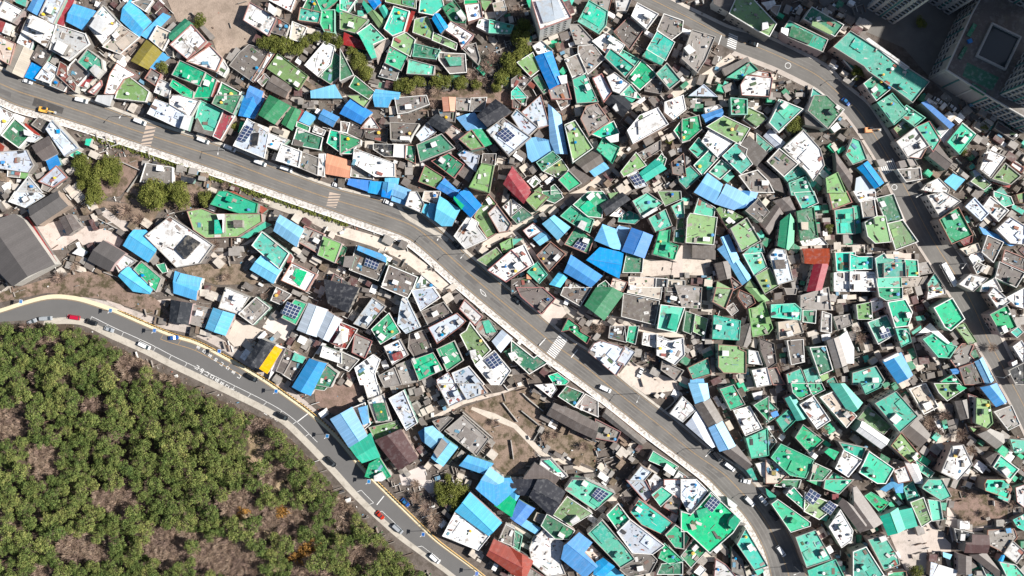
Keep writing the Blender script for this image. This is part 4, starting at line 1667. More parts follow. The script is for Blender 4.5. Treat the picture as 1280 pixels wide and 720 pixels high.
def solar_panel(quad, z, parent):
    q = ccw([W(*p, z) for p in quad]); ux, uy = main_axis(q); cx, cy = pcen(q)
    U = [(x - cx) * ux + (y - cy) * uy for x, y in q]; V = [-(x - cx) * uy + (y - cy) * ux for x, y in q]
    n = max(2, min(5, round((max(U) - min(U)) / 1.7))); m = max(2, min(4, round((max(V) - min(V)) / 1.7)))
    fr = MB(); tilt = .35
    # bilinear on the quad
    q4 = q[:4]
    def B(s, t):
        a = (q4[0][0] + (q4[1][0] - q4[0][0]) * s, q4[0][1] + (q4[1][1] - q4[0][1]) * s); b = (q4[3][0] + (q4[2][0] - q4[3][0]) * s, q4[3][1] + (q4[2][1] - q4[3][1]) * s)
        return (a[0] + (b[0] - a[0]) * t, a[1] + (b[1] - a[1]) * t)
    e = math.hypot(q4[1][0] - q4[0][0], q4[1][1] - q4[0][1]) > math.hypot(q4[2][0] - q4[1][0], q4[2][1] - q4[1][1])
    if not e: n, m = m, n
    for P in [[B(0, 0), B(1, 0), B(1, 1), B(0, 1)]]: fr.prism(P, z + 1.0, z + 1.06)
    for s, t in ((.05, .05), (.95, .05), (.95, .95), (.05, .95)): x, y = B(s, t); fr.box(x, y, z, .12, .12, 1.0)
    F = fr.build('solar_array', ALU, parent)
    for i in range(n):
        for j in range(m):
            s0, s1, t0, t1 = (i + .06) / n, (i + .94) / n, (j + .06) / m, (j + .94) / m
            a = MB(); a.prism([B(s0, t0), B(s1, t0), B(s1, t1), B(s0, t1)], z + 1.062, z + 1.09); a.build('solar_panel', SOLAR, F, org=parent.location)

CLUT = [mat('clutter_' + str(i), c, .7, .3, dirt=.2) for i, c in enumerate([(.56, .55, .53), (.17, .12, .09), (.05, .05, .055), (.28, .25, .22), (.12, .25, .36), (.28, .12, .08), (.07, .13, .06)])]
TANK = {k: mat('tank_' + k, c, .4, .5, dirt=.1, var=.03) for k, c in dict(blue=(.03, .22, .55), yellow=(.75, .55, .08), white=(.75, .76, .76), grey=(.45, .47, .48)).items()}
rnd = random.Random(11)
cnt = {}
KIND = {}
for H in houses:
    ar = abs(area(H['p'])) * PX * PX; H['area'] = ar
    if H['t'] == 'f': kind = 'flat_roofed_house' if H['c'] in 'gtdlbsyoar' or ar > 260 else ('white_roofed_house' if H['c'] in 'wpq' else 'concrete_roofed_house')
    elif H['t'] == 'G': kind = 'gabled_house'
    elif H['t'] == 'H': kind = 'temple_hall'
    else: kind = 'lean_to_shed'
    if H['t'] == 'f' and ar < 9: kind = 'lean_to_shed'
    H['kind'] = kind; cnt[kind] = cnt.get(kind, 0) + 1
print('COUNTS', len(houses), cnt)
KW = dict(flat_roofed_house='flat-roofed house', white_roofed_house='flat-roofed house', concrete_roofed_house='flat-roofed house', gabled_house='metal-roofed gabled house', temple_hall='tiled-roof hall', lean_to_shed='shed')
CAT = dict(flat_roofed_house='painted-roof house', white_roofed_house='pale-roof house', concrete_roofed_house='concrete-roof house', gabled_house='gabled house', temple_hall='temple building', lean_to_shed='shed')
for H in houses: H['key'] = (H['c'], KW[H['kind']]); H['cen'] = pcen(H['p'])
kin = {}
for H in houses: kin.setdefault(H['key'], []).append(H['cen'])
flat_polys = []
for hi, H in enumerate(houses):
    t, c, ar = H['t'], H['c'], H['area']
    h = H['h']
    if h is None:
        if t == 'f':
            h = rnd.uniform(2.6, 3.6) if ar < 35 else rnd.uniform(3.0, 5.6)
            if c in 'knc': h = min(h, rnd.uniform(2.6, 4.6))
        elif t == 'G': h = rnd.uniform(2.8, 4.2)
        else: h = rnd.uniform(2.3, 3.1)
    h += hi * .0003
    P = ccw([W(*p, h) for p in H['p']])
    if len(P) < 3 or abs(area(P)) < 1.5: continue
    if ar > 20: P = inset(P, -.4)
    cx, cy = centroid(P)
    if not inside(P, cx, cy): cx, cy = pcen(P)
    cn, kw = CN[c], KW[H['kind']]
    base = ('small ' if ar < 28 else 'large ' if ar > 150 else '') + cn + ' ' + kw
    if H['kind'] == 'temple_hall': base = 'grey-tiled temple building' if len(H['p']) > 4 else ('square pyramid-roofed pavilion' if h < 6 else 'smaller grey-tiled hall')
    if H['sol']: base += ' with solar panels'
    lab = locate(base, H['cen'], kin[H['key']])
    T = thing(H['kind'], (cx, cy, 0), lab, CAT[H['kind']], {'temple_hall': 'temple buildings', 'gabled_house': 'gabled houses of the village', 'lean_to_shed': 'sheds and canopies of the village'}.get(H['kind'], 'flat-roofed houses of the village'))
    flat_polys.append((P, h)); wm = rnd.choice(WM)
    ux, uy = main_axis(P); ang = math.atan2(uy, ux)
    if t == 'f':
        body = MB(); body.prism(inset(P, .04), 0, h - .05, top=True); wo = body.build('wall', wm, T)
        big = ar > 14
        pw = (.16 if ar < 40 else .24) + (.1 if rnd.random() < .35 else 0)
        Q = inset(P, pw) if big else P
        ph = rnd.uniform(.3, .8) if big else 0
        r = MB()
        if big and area(Q) > .3 * area(P):
            r.poly([(*p, h) for p in Q]); r.build('roof', FM[c], T, uva=(ux, uy))
            pr = MB(); pr.ring(P, Q, h - .3, h + ph)
            x = rnd.random()
            pm = PARW if x < .38 else PARG if x < .64 else PART_ if x < .8 and c in 'gtd' else PARR if x < .88 else FM[c]
            pr.build('parapet', pm, T)
        else:
            r.prism(P, h - .05, h + .08, bottom=True); r.build('roof', FM[c], T, uva=(ux, uy)); Q = P
        # traced rooms and sheets on the roof
        for sc2, hh, sp in H['sub']:
            dh = float(hh) if hh and float(hh) < 5 else 2.2
            if hh and float(hh) >= 5: dh = max(.3, float(hh) - h)
            if hh == '0' or hh == '1': dh = .35 if hh == '0' else 1.2
            if hh == '': dh = 1.9
            S_ = ccw([W(*p, h + dh) for p in sp])
            if len(S_) < 3: continue
            b = MB(); b.prism(inset(S_, .08), h - .1, h + dh - .12, top=False); q = b.build('rooftop_room', wm if dh > .5 else PARG, T)
            b = MB(); b.prism(S_, h + dh - .12, h + dh, bottom=True); b.build('room_roof', FM[sc2], q, org=T.location)
        for sq in H['sol']: solar_panel(sq, h, T)
        # stair head, tanks and clutter typical of these roofs
        def spot(m):
            xs = [p[0] for p in Q]; ys = [p[1] for p in Q]
            for _ in range(14):
                x, y = rnd.uniform(min(xs), max(xs)), rnd.uniform(min(ys), max(ys))
                if inside(Q, x, y) and edge_dist(Q, x, y) > m: return x, y
            return None
        if ar > 62 and not H['sub'] and rnd.random() < .6 and h < 9:
            s = spot(1.3)
            if s:
                b = MB(); lx, ly = rnd.uniform(2, 2.9), rnd.uniform(1.5, 2.1); b.box(*s, h + .002, lx, ly, 2.1, ang); q = b.build('stair_box', wm, T)
                b = MB(); b.box(*s, h + 2.1, lx + .3, ly + .3, .12, ang); b.build('stair_roof', rnd.choice([FM[c], FM['w'], PARW, FM[c]]), q, org=T.location)
        if ar > 70 and len(H['sub']) < 2 and rnd.random() < .55:
            s = spot(1.8)
            if s:
                b = MB(); m_ = edge_dist(Q, *s) * 1.35; b.box(*s, h + .003, m_ * 1.3, m_, rnd.uniform(.2, .5), ang); b.build('raised_roof', FM[c], T, uva=(ux, uy))
        if ar > 24 and rnd.random() < .55:
            for _ in range(rnd.choice([1, 1, 2])):
                s = spot(.8)
                if s:
                    b = MB(); rr = rnd.uniform(.45, .75); b.cyl(*s, h + .25, rr, 1.1); b.cyl(*s, h + 1.35, rr * .45, .15)
                    for dx, dy in ((.4, 0), (-.4, 0), (0, .4)): b.box(s[0] + dx * rr, s[1] + dy * rr, h, .12, .12, .25)
                    b.build('water_tank', TANK[rnd.choice(['blue', 'yellow', 'white', 'white', 'grey', 'white'])], T)
        if ar > 16:
            b = MB(); n = int(ar / (14 if c in 'gtdlb' else 6)) + rnd.randint(1, 5)
            for _ in range(min(n, 36)):
                s = spot(.3)
                if s:
                    lx = rnd.choice([.3, .4, .6, .9, 1.5, 2.2, 2.8]); b.box(*s, h + .001 + _ * .002, lx, rnd.choice([.2, .3, .5, 1.0]) if lx < 2 else rnd.choice([.15, .2, 1.3]), rnd.choice([.08, .15, .25, .6]), ang + rnd.choice([0, 1.57, .4]), rnd.choice([0, 0, 0, 1, 2, 3, 3, 3, 4, 5, 6]))
            if b.f: tag(b.build('roof_clutter', CLUT, T), kind='stuff')
        Pw = P
    else:
        rise = {'G': min(1.5, .16 * math.sqrt(ar)), 'M': .35, 'H': 3.4 if len(H['p']) > 4 else 2.2}[t]
        Pw = inset(P, .25)
        body = MB(); body.prism(Pw, 0, h - .05)
        wo = body.build('wall', wm, T)
        pyr = t == 'H' and len(H['p']) == 4 and abs(H['cen'][0] - 142) < 9
        ro = gable('roof', P, h, rise, TILE if t == 'H' else SM[c], T, thick=.35 if t == 'H' else .14, pyramid=pyr, mono=(t == 'M'))
        if t in 'GM':   # gable-end and upper walls close the gap beneath the sheet
            ux, uy = main_axis(P); mx, my = pcen(P)
            for sc2, hh, sp in H['sub']:
                dh = rise * .6 + (1.2 if (hh and hh == '1') else .8)
                S_ = ccw([W(*p, h + dh) for p in sp]); b = MB(); b.prism(S_, h + .1, h + dh, bottom=True)
                b.build('dormer', SM[sc2], T, uva=main_axis(S_))
        if t == 'G':
            V = [-(x - mx) * uy + (y - my) * ux for x, y in Pw]; V0 = [-(x - mx) * uy + (y - my) * ux for x, y in P]; md = (max(V0) + min(V0)) / 2; hf = (max(V0) - min(V0)) / 2 or 1
            b = MB(); n_ = len(Pw)
            for i in range(n_):
                A, B = Pw[i], Pw[(i + 1) % n_]; va, vb = V[i] - md, V[(i + 1) % n_] - md
                if abs(va - vb) > hf * .5:
                    za, zb = h - .15 + rise * (1 - abs(va) / hf), h - .15 + rise * (1 - abs(vb) / hf); pts = [(*A, h - .1), (*B, h - .1), (*B, zb)]
                    if va * vb < 0: tt = va / (va - vb); pts.append((A[0] + (B[0] - A[0]) * tt, A[1] + (B[1] - A[1]) * tt, h - .15 + rise))
                    pts.append((*A, za)); b = MB(); b.poly(pts); b.build('gable_wall', wm, wo, org=T.location)
        for sq in H['sol']: solar_panel(sq, h + rise * .5, T)
    # windows and doors on the walls that the drone can see (those that face the middle)
    if h >= 3.2 and t in 'fG' and math.hypot(H['cen'][0] - 640, H['cen'][1] - 360) > 190 and ar > 20:
        n_ = len(Pw); k = 0
        for i in range(n_):
            A, B = Pw[i], Pw[(i + 1) % n_]; L = math.hypot(B[0] - A[0], B[1] - A[1])
            if L < 3.2: continue
            dx, dy = (B[0] - A[0]) / L, (B[1] - A[1]) / L; nx, ny = dy, -dx
            if (nx * -cx + ny * -cy) < .6 * math.hypot(cx, cy): continue
            for fl in range(max(1, int(h / 3))):
                for s in range(1, int(L / 2.6)):
                    if k > 5 and h < 9: break
                    u = s * L / int(L / 2.6); z0 = fl * 2.9 + 1.0
                    if z0 + 1.2 > h - .3: continue
                    x, y = A[0] + dx * u + nx * .03, A[1] + dy * u + ny * .03; b = MB(); b.box(x, y, z0, 1.2, .12, 1.1, math.atan2(dy, dx)); b.build('window', GLASS, wo, org=T.location); k += 1

# ------------------------------------------------ towers at the upper right
TW = [mat('tower_wall', (.37, .36, .35), .8, .2, dirt=.3), mat('tower_band', (.45, .44, .42), .8, .2, dirt=.2), mat('tower_teal', (.04, .16, .17), .7, .3, dirt=0)]
def tower(name, P, z0, h, label, cat, bays, roofc='q', group=None, base_h=0):
    P = ccw([W(*p) if not base_h else W(*p, base_h) for p in P]); cx, cy = pcen(P)
    T = thing(name, (cx, cy, 0), label, cat, group)
    b = MB(); b.prism(P, z0, h); wo = b.build('wall', TW[0], T)
    b = MB(); b.ring(P, inset(P, .5), h, h + 1.1); b.build('parapet', TW[1], T)
    b = MB(); Q = inset(P, .5); b.poly([(*p, h + .02) for p in Q]); b.build('roof', FM[roofc], T)
    n = len(P); k = 0
    for i in range(n):
        A, B = P[i], P[(i + 1) % n]; L = math.hypot(B[0] - A[0], B[1] - A[1]); dx, dy = (B[0] - A[0]) / L, (B[1] - A[1]) / L; nx, ny = dy, -dx; an = math.atan2(dy, dx)
        face = nx * -cx + ny * -cy > 0
        # vertical pilaster bands
        nb = max(2, int(L / 6))
        for s in range(nb + 1):
            u = min(L - .4, max(.4, s * L / nb)); b = MB(); b.box(A[0] + dx * u + nx * .15, A[1] + dy * u + ny * .15, z0, .7, .3, h - z0, an); b.build('pilaster', TW[1 if s % 2 == 0 else 2], T)
        if not face: continue
        for fl in range(int((h - z0) / 3)):
            for s in range(int(L / 3)):
                if k >= 98: break
                u = (s + .5) * L / int(L / 3); z = z0 + fl * 3 + .9
                b = MB(); b.box(A[0] + dx * u + nx * .05, A[1] + dy * u + ny * .05, z, 1.7, .16, 1.5, an); wn_ = b.build('window', GLASS, T); k += 1
                b = MB(); b.box(A[0] + dx * u + nx * .3, A[1] + dy * u + ny * .3, z - .3, 2.1, .6, .28, an); b.build('balcony', TW[1], wn_, org=T.location)
    return T
tower('apartment_tower', [(1084, 10), (1117, 30), (1140, -8), (1107, -28)], 0, 62, 'pale apartment tower with banded end wall at the top edge beside the longest green roof', 'apartment tower', 2, 'q', 'apartment towers')
tower('apartment_tower', [(1160, 2), (1186, 18), (1215, -22), (1190, -40)], 0, 58, 'pale apartment tower with stacked striped balconies, right of the banded tower', 'apartment tower', 2, 'q', 'apartment towers')
pod = tower('podium_building', [(1181, 88), (1213, 18), (1240, -30), (1360, 30), (1300, 160), (1280, 148), (1235, 122)], 0, 15, 'long grey podium building with roof garden and green sports court in the shade', 'building', 2, 'n', base_h=15)
b = MB(); b.poly([(*p, 15.03) for p in ccw([W(1209, 78, 15), W(1249, 97, 15), W(1240, 113, 15), W(1203, 95, 15)])]); b.build('sports_court', FM['d'], pod)
b = MB(); q = ccw([W(1240, 28, 16), W(1277, 46, 16), W(1257, 88, 16), W(1220, 70, 16)]); b.ring(q, inset(q, .7), 15, 16.4); b.build('lightwell_wall', TW[1], pod)
b = MB(); b.poly([(*p, 15.04) for p in inset(q, .7)]); b.build('lightwell_glass', GLASS, pod)
for (px_, py_, lx, ly) in ((1203, 66, 6, 1.6), (1214, 38, 6, 1.8), (1222, 112, 2.4, 7)):
    b = MB(); b.box(*W(px_, py_, 15), 15.03, lx, ly, .6, 1.05); q_ = b.build('planting_bed', FM['d'], pod)
b = MB(); x, y = W(1213, 51, 16); b.box(x, y, 15.03, 1.8, 1.8, .9, .4); b.build('planter', TANK['blue'], pod)
tower('apartment_tower', [(1226, 8), (1262, 26), (1290, -20), (1250, -40)], 15, 72, 'grey apartment tower rising from the upper end of the podium in the corner', 'apartment tower', 2, 'q', 'apartment towers')
tower('apartment_tower', [(1250, 118), (1283, 134), (1320, 100), (1280, 66)], 15, 34, 'grey apartment tower at the right edge beside the green sports court', 'apartment tower', 2, 'q', 'apartment towers', base_h=15)
tower('apartment_tower', [(1374, 84), (1440, 124), (1480, 60), (1400, 20)], 0, 85, 'tall apartment tower beyond the right edge shading the podium roof', 'apartment tower', 2, 'q', 'apartment towers')
T = thing('boundary_canopy', (*W(1110, 70), 0), 'long white canopy strip along the far edge of the longest green roof', 'canopy')
b = MB(); b.prism(ccw([W(1082, 49, 8.6), W(1086, 47, 8.6), W(1137, 84, 8.6), W(1132, 88, 8.6)]), 7.7, 8.6); b.build('canopy_roof', FM['w'], T)
b = MB(); b.prism(ccw([W(1084, 50, 8.6), W(1086, 48, 8.6), W(1134, 84, 8.6), W(1132, 86, 8.6)]), 0, 7.7); b.build('wall', WM[1], T)

# ------------------------------------------------ walls, rails, hedges
for P in walls:
    Q = [W(*p) for p in P]; a = MB()
    for i in range(len(Q) - 1):
        p, q = Q[i], Q[i + 1]; L = math.hypot(q[0] - p[0], q[1] - p[1]); a.box((p[0] + q[0]) / 2, (p[1] + q[1]) / 2, 0, L + .3, .35, 1.3 + i * .01, math.atan2(q[1] - p[1], q[0] - p[0]))
    c = pcen(P); tag(a.build('retaining_wall', PARG, org=(*pcen(Q), 0)), locate('low grey retaining wall', c, [pcen(w_) for w_ in walls]), 'wall', 'retaining walls')
# yellow safety railing along the hillside road
T = thing('safety_railing', (*HR.at(60, 0, -1.9), 0), 'yellow and black safety railing along the upper kerb of the hillside road', 'railing')
a = MB()
for i in range(28, 110): a.tube((*HR.at(i, 0, -1.9), 1.0), (*HR.at(i + 1, 0, -1.9), 1.0), .14, .14); a.tube((*HR.at(i, 0, -1.9), .6), (*HR.at(i + 1, 0, -1.9), .6), .08, .08)
a.build('rail', RAIL, T)
for i in range(29, 110): 
    for f in (0, .5):
        p, q = HR.at(i, 0, -1.9), HR.at(i + 1, 0, -1.9); x, y = p[0] + (q[0] - p[0]) * f, p[1] + (q[1] - p[1]) * f
        if f and i % 4 == 0 or len(T.children) > 98: continue
        a = MB(); a.box(x, y, .13, .55, .5, .95, math.atan2(q[1] - p[1], q[0] - p[0])); a.build('post', DARK, T)
# low parapet and planter strip along the main road pavement
T = thing('roadside_parapet', (*MR.at(60, 1, 2.6), 0), 'long white roadside parapet with planting on the village side of the main road pavement', 'wall')
a = MB(); MR.strip(a, 0, 150, 1, 2.6, 1, 3.0, .95, side=.95); a.build('parapet', PARW, T)
hb = MB(); hr_ = random.Random(5)
for i in range(22 * 60):
    k = 22 + hr_.random() * 40; k0 = int(k); p, q = MR.at(k0, 1, 3.9), MR.at(k0 + 1, 1, 3.9); f = k - k0
    x, y = p[0] + (q[0] - p[0]) * f + hr_.gauss(0, .5), p[1] + (q[1] - p[1]) * f + hr_.gauss(0, .5); s = hr_.uniform(.15, .45)
    d = Vector((hr_.gauss(0, 1), hr_.gauss(0, 1), abs(hr_.gauss(0, 1)) + .5)).normalized(); u = d.orthogonal().normalized() * s; v = d.cross(u).normalized() * s; c = Vector((x, y, hr_.uniform(.3, 1.1)))
    hb.poly([c - u - v, c + u - v, c + u + v, c - u + v])
tag(hb.build('roadside_hedge', BUSH), 'low green planting between the main road parapet and the lower lane', 'hedge', kind='stuff')

# ------------------------------------------------ vehicles
CARC = dict(w=(.78, .79, .8), z=(.012, .013, .016), s=(.32, .34, .37), r=(.45, .01, .015), d=(.02, .06, .16), b=(.02, .10, .32))
CM = {k: mat('car_paint_' + k, c, .28, .5, dirt=0, var=0, fine=0, objvar=.05) for k, c in CARC.items()}
LAMP = mat('lamp_glass', (.7, .7, .68), .2, .5, dirt=0, var=0, fine=0)
def car_meshes(L, wd, kind, paint):
    """length L along +x"""
    S = [(-.5, .55, .9), (-.47, .80, .97), (-.30, .88, 1.0), (.22, .86, 1.0), (.40, .78, .97), (.485, .66, .88), (.5, .5, .8)]
    body = MB()
    def sec(s):
        x, z, w_ = s; hw = wd / 2 * w_; return [(x * L, -hw, .28), (x * L, -hw, z * .8), (x * L, -hw * .93, z), (x * L, hw * .93, z), (x * L, hw, z * .8), (x * L, hw, .28)]
    R_ = [sec(s) for s in S]
    for a, b in zip(R_[:-1], R_[1:]):
        for i in range(5): body.poly([a[i], a[i + 1], b[i + 1], b[i]])
    body.poly(R_[0][::-1]); body.poly(R_[-1])
    cab = MB(); top = MB()
    if kind == 'van': x0, x1, x2, x3, zt = -.48, -.46, .22, .36, 1.75
    else: x0, x1, x2, x3, zt = -.40, -.26, .05, .22, 1.42
    b0 = [(x0 * L, -.43 * wd), (x3 * L, -.43 * wd), (x3 * L, .43 * wd), (x0 * L, .43 * wd)]; t0 = [(x1 * L, -.37 * wd), (x2 * L, -.37 * wd), (x2 * L, .37 * wd), (x1 * L, .37 * wd)]
    for i in range(4):
        j = (i + 1) % 4; cab.poly([(*b0[i], .82), (*b0[j], .82), (*t0[j], zt - .03), (*t0[i], zt - .03)])
    top.prism([(x * .99, y * .99) for x, y in t0], zt - .04, zt + .02)
    wh = MB(); n = 12
    A = [(.33 * math.cos(6.2832 * i / n), .33 * math.sin(6.2832 * i / n)) for i in range(n)]
    for i in range(n):
        j = (i + 1) % n; wh.poly([(A[i][0], -.11, A[i][1]), (A[i][0], .11, A[i][1]), (A[j][0], .11, A[j][1]), (A[j][0], -.11, A[j][1])])
    wh.poly([(p[0], -.11, p[1]) for p in A]); wh.poly([(p[0], .11, p[1]) for p in reversed(A)])
    hl = MB(); hl.box(0, 0, 0, .12, .34, .16)
    return body.mesh('body', paint), cab.mesh('cabin_glass', GLASS), top.mesh('cabin_roof', paint), wh.mesh('wheel', DARK), hl.mesh('headlight', LAMP)
CC = {}
def make_car(kind, col, x, y, ang, label, group, L=4.5, wd=1.85):
    key = (kind, col)
    if key not in CC: CC[key] = car_meshes(L, wd, kind, CM[col])
    b, g_, t_, w_, h_ = CC[key]; T = thing('parked_' + kind if kind != 'car' else 'car', (x, y, .02), label, 'van' if kind == 'van' else 'car', group); T.rotation_euler = (0, 0, ang)
    if kind == 'van': T.name = 'van'
    def part(n, me, loc=(0, 0, 0), par=None): o = bpy.data.objects.new(n, me); C.objects.link(o); o.parent = par or T; o.location = loc; return o
    part('body', b); part('cabin_glass', g_); part('cabin_roof', t_)
    for sx in (-.31, .31):
        for sy in (-.47, .47): part('wheel', w_, (sx * L, sy * wd, .33))
    for sy in (-.34, .34): part('headlight', h_, (.487 * L, sy * wd, .52))
    return T
ckey = {}
extra = [('C', 'z', [(640.8, 370), (651, 381)]), ('C', 'w', [(118.5, 386.5), (116, 386)])]
CARN = dict(w='white', z='black', s='silver', r='red', d='dark blue', b='dark blue')
for k, c, P in cars:
    if k == 'C': ckey.setdefault(c, []).append(pcen(P))
for k, c, P in cars:
    a_, b_ = W(*P[0]), W(*P[1]); cx, cy = pcen([a_, b_]); L = math.hypot(b_[0] - a_[0], b_[1] - a_[1]); ang = math.atan2(b_[1] - a_[1], b_[0] - a_[0]); cp = pcen(P)
    if k == 'C':
        if L < 2.6:   # the small red and blue things by the pavement: scooters
            T = thing('motor_scooter', (cx, cy, .13), locate(CARN[c] + ' motor scooter', cp, ckey[c]), 'scooter')
            b = MB(); b.box(cx, cy, .4, 1.3, .35, .4, ang); b.build('body', CM[c], T)
            b = MB(); b.box(cx - .2 * math.cos(ang), cy - .2 * math.sin(ang), .82, .7, .3, .12, ang); b.build('saddle', DARK, T)
            for s in (-.6, .6): b = MB(); b.box(cx + s * math.cos(ang), cy + s * math.sin(ang), .13, .5, .14, .5, ang); b.build('wheel', DARK, T)
            b = MB(); b.box(cx + .5 * math.cos(ang), cy + .5 * math.sin(ang), .8, .08, .6, .25, ang); b.build('handlebar', STEEL, T)
            continue
        kind = 'van' if L > 6.2 else 'car'
        make_car(kind, c, cx, cy, ang, locate(CARN[c] + ' ' + kind, cp, ckey[c]), 'cars and vans on the roads', 5.6 if kind == 'van' else 4.5, 2.0 if kind == 'van' else 1.85)
    elif k == 'V':
        T = thing('bus', (cx, cy, .02), 'long white bus driving along the shaded right-hand road', 'bus'); b = MB(); L = 11.5
        ca, sa = math.cos(ang), math.sin(ang); f = lambda u, v: (cx + u * ca - v * sa, cy + u * sa + v * ca)
        P_ = [f(-L/2, -1.15), f(L/2 - .2, -1.15), f(L/2, -.9), f(L/2, .9), f(L/2 - .2, 1.15), f(-L/2, 1.15)]
        b.prism(P_, .35, 3.1); b.build('body', CM['w'], T)
        b = MB(); Q = inset(P_, -.02); b.prism(Q, 1.5, 2.5, top=False); b.build('window_band', GLASS, T)
        for u in (-3, 2): b = MB(); b.box(*f(u, 0), 3.1, 1.9, 1.5, .22, ang); b.build('roof_unit', PARW, T)
        for u in (-3.4, 3.6):
            for v in (-1.0, 1.0): b = MB(); b.box(*f(u, v), 0, .95, .32, .9, ang); b.build('wheel', DARK, T)
    else:
        ym = mat('machine_paint_' + c, {'y': (.8, .45, .04), 'o': (.75, .40, .16)}[c], .5, .4)
        T = thing('excavator', (cx, cy, 0), {'y': 'yellow excavator working on the dark asphalt patch of the main road', 'o': 'orange excavator standing on the kerb of the shaded upper road'}[c], 'excavator')
        ca, sa = math.cos(ang), math.sin(ang); f = lambda u, v: (cx + u * ca - v * sa, cy + u * sa + v * ca)
        for v in (-1.0, 1.0): b = MB(); b.box(*f(0, v), .02, 3.6, .5, .75, ang); b.build('track', DARK, T)
        b = MB(); b.box(*f(-.2, 0), .75, 3.2, 2.3, 1.1, ang); b.box(*f(-1.3, 0), 1.85, 1.0, 2.1, .4, ang); b.build('body', ym, T)
        b = MB(); b.box(*f(.7, .6), 1.85, 1.4, .95, 1.0, ang); b.build('cab', GLASS, T)
        b = MB(); b.tube((*f(1.2, -.3), 1.6), (*f(3.4, -.3), 3.4), .28, .22); b.tube((*f(3.4, -.3), 3.4), (*f(5.0, -.3), 1.5), .2, .15); b.build('boom', ym, T)
        b = MB(); b.box(*f(5.1, -.3), .7, .8, 1.0, .8, ang); b.build('bucket', STEEL, T)

# ------------------------------------------------ lamps
SP = [(26, 377), (138, 388), (193, 413), (274, 439), (345, 489), (409, 545), (461, 602), (529, 668), (596, 717)]
for i, p in enumerate(SP):
    x, y = W(*p, 6); T = thing('solar_street_lamp', (x, y, 0), locate('solar street lamp on the hillside road', p, SP), 'street lamp', 'solar lamps along the hillside road')
    b = MB(); b.tube((x - .1, y, .1), (x - .1, y, 5.9), .12, .08, n=8); b.build('pole', STEEL, T)
    b = MB(); b.box(x, y, 5.9, 1.5, 1.7, .06, -.15); f_ = b.build('panel_frame', ALU, T); b = MB(); b.box(x, y, 5.963, 1.25, 1.45, .03, -.15); b.build('solar_panel', mat('lamp_cell', (.03, .12, .4), .3, .5, dirt=0) if i == 0 else bpy.data.materials['lamp_cell'], f_, org=T.location)
    b = MB(); b.tube((x, y, 5.2), (x - 1.0, y - .9, 5.4), .06, .05); b.box(x - 1.2, y - 1.05, 5.35, .7, .3, .12, .7); b.build('lamp_head', PARW, T)
SL = [(165, 145, 0), (281, 188, 0), (553, 294, 0), (583, 317, 0), (707, 423, 0), (883, 560, 0), (952, 616, 0), (993, 708, 0), (1062, 100, 1), (1142, 245, 1), (1196, 330, 1), (796, 492, 0), (1242, 470, 1)]
for i, (px_, py_, r_) in enumerate(SL):
    x, y = W(px_, py_); T = thing('street_lamp', (x, y, 0), locate('grey double-arm street lamp', (px_, py_), [(a_, b_) for a_, b_, _ in SL]), 'street lamp', 'street lamps along the main roads')
    rd = NR if r_ else MR; j = min(range(rd.n + 1), key=lambda j: (rd.at(j, .5)[0] - x) ** 2 + (rd.at(j, .5)[1] - y) ** 2); m = rd.at(j, .5); d = Vector((m[0] - x, m[1] - y)).normalized()
    b = MB(); b.tube((x, y, .1), (x, y, 8.5), .14, .09, n=8); b.build('pole', STEEL, T)
    b = MB(); b.tube((x, y, 8.3), (x + d.x * 2.4, y + d.y * 2.4, 8.9), .07, .05); b.build('arm', STEEL, T)
    b = MB(); b.box(x + d.x * 2.8, y + d.y * 2.8, 8.82, 1.0, .36, .14, math.atan2(d.y, d.x)); b.build('lamp_head', PARW, T)

# ------------------------------------------------ trees
def crown_mesh(name, m, n, r, h0, h1, leaf, seed, lumps=6, flat=.6):
    q = random.Random(seed); a = MB(); L = []
    for i in range(lumps):
        t = q.random() * 6.283; rr = r * q.uniform(.25, .75); L.append((Vector((rr * math.cos(t), rr * math.sin(t), q.uniform(h0 + (h1 - h0) * .3, h1 * .9))), r * (q.uniform(.3, .5) if lumps < 18 else q.uniform(.2, .36))))
    L.append((Vector((0, 0, h1 * .85)), r * .5))
    for i in range(n):
        c, s = q.choice(L); d = Vector((q.gauss(0, 1), q.gauss(0, 1), q.gauss(0, .8) + .35)).normalized(); p = c + Vector((d.x * s, d.y * s, d.z * s * flat)) * q.uniform(.65, 1.08)
        nn = (d + Vector((q.gauss(0, .5), q.gauss(0, .5), q.gauss(0, .5)))).normalized(); k = leaf * q.uniform(.6, 1.4); u = nn.orthogonal().normalized(); v = nn.cross(u)
        al = q.random() * 6.28; u, v = u * math.cos(al) + v * math.sin(al), v * math.cos(al) - u * math.sin(al)
        a.poly([p - u * k * .7, p - v * k * .45, p + u * k * .7, p + v * k * .45])
    return a
def trunk_mb(h1, r, seed, limbs=5, rt=.16):
    q = random.Random(seed); a = MB(); a.tube((0, 0, -.4), (0, 0, h1 * .7), rt, rt * .4, n=5)
    for i in range(limbs):
        t = i * 2.4 + q.random(); z = h1 * q.uniform(.35, .65); a.tube((0, 0, z), (r * .7 * math.cos(t), r * .7 * math.sin(t), z + h1 * .2), rt * .45, .03, n=3)
    return a
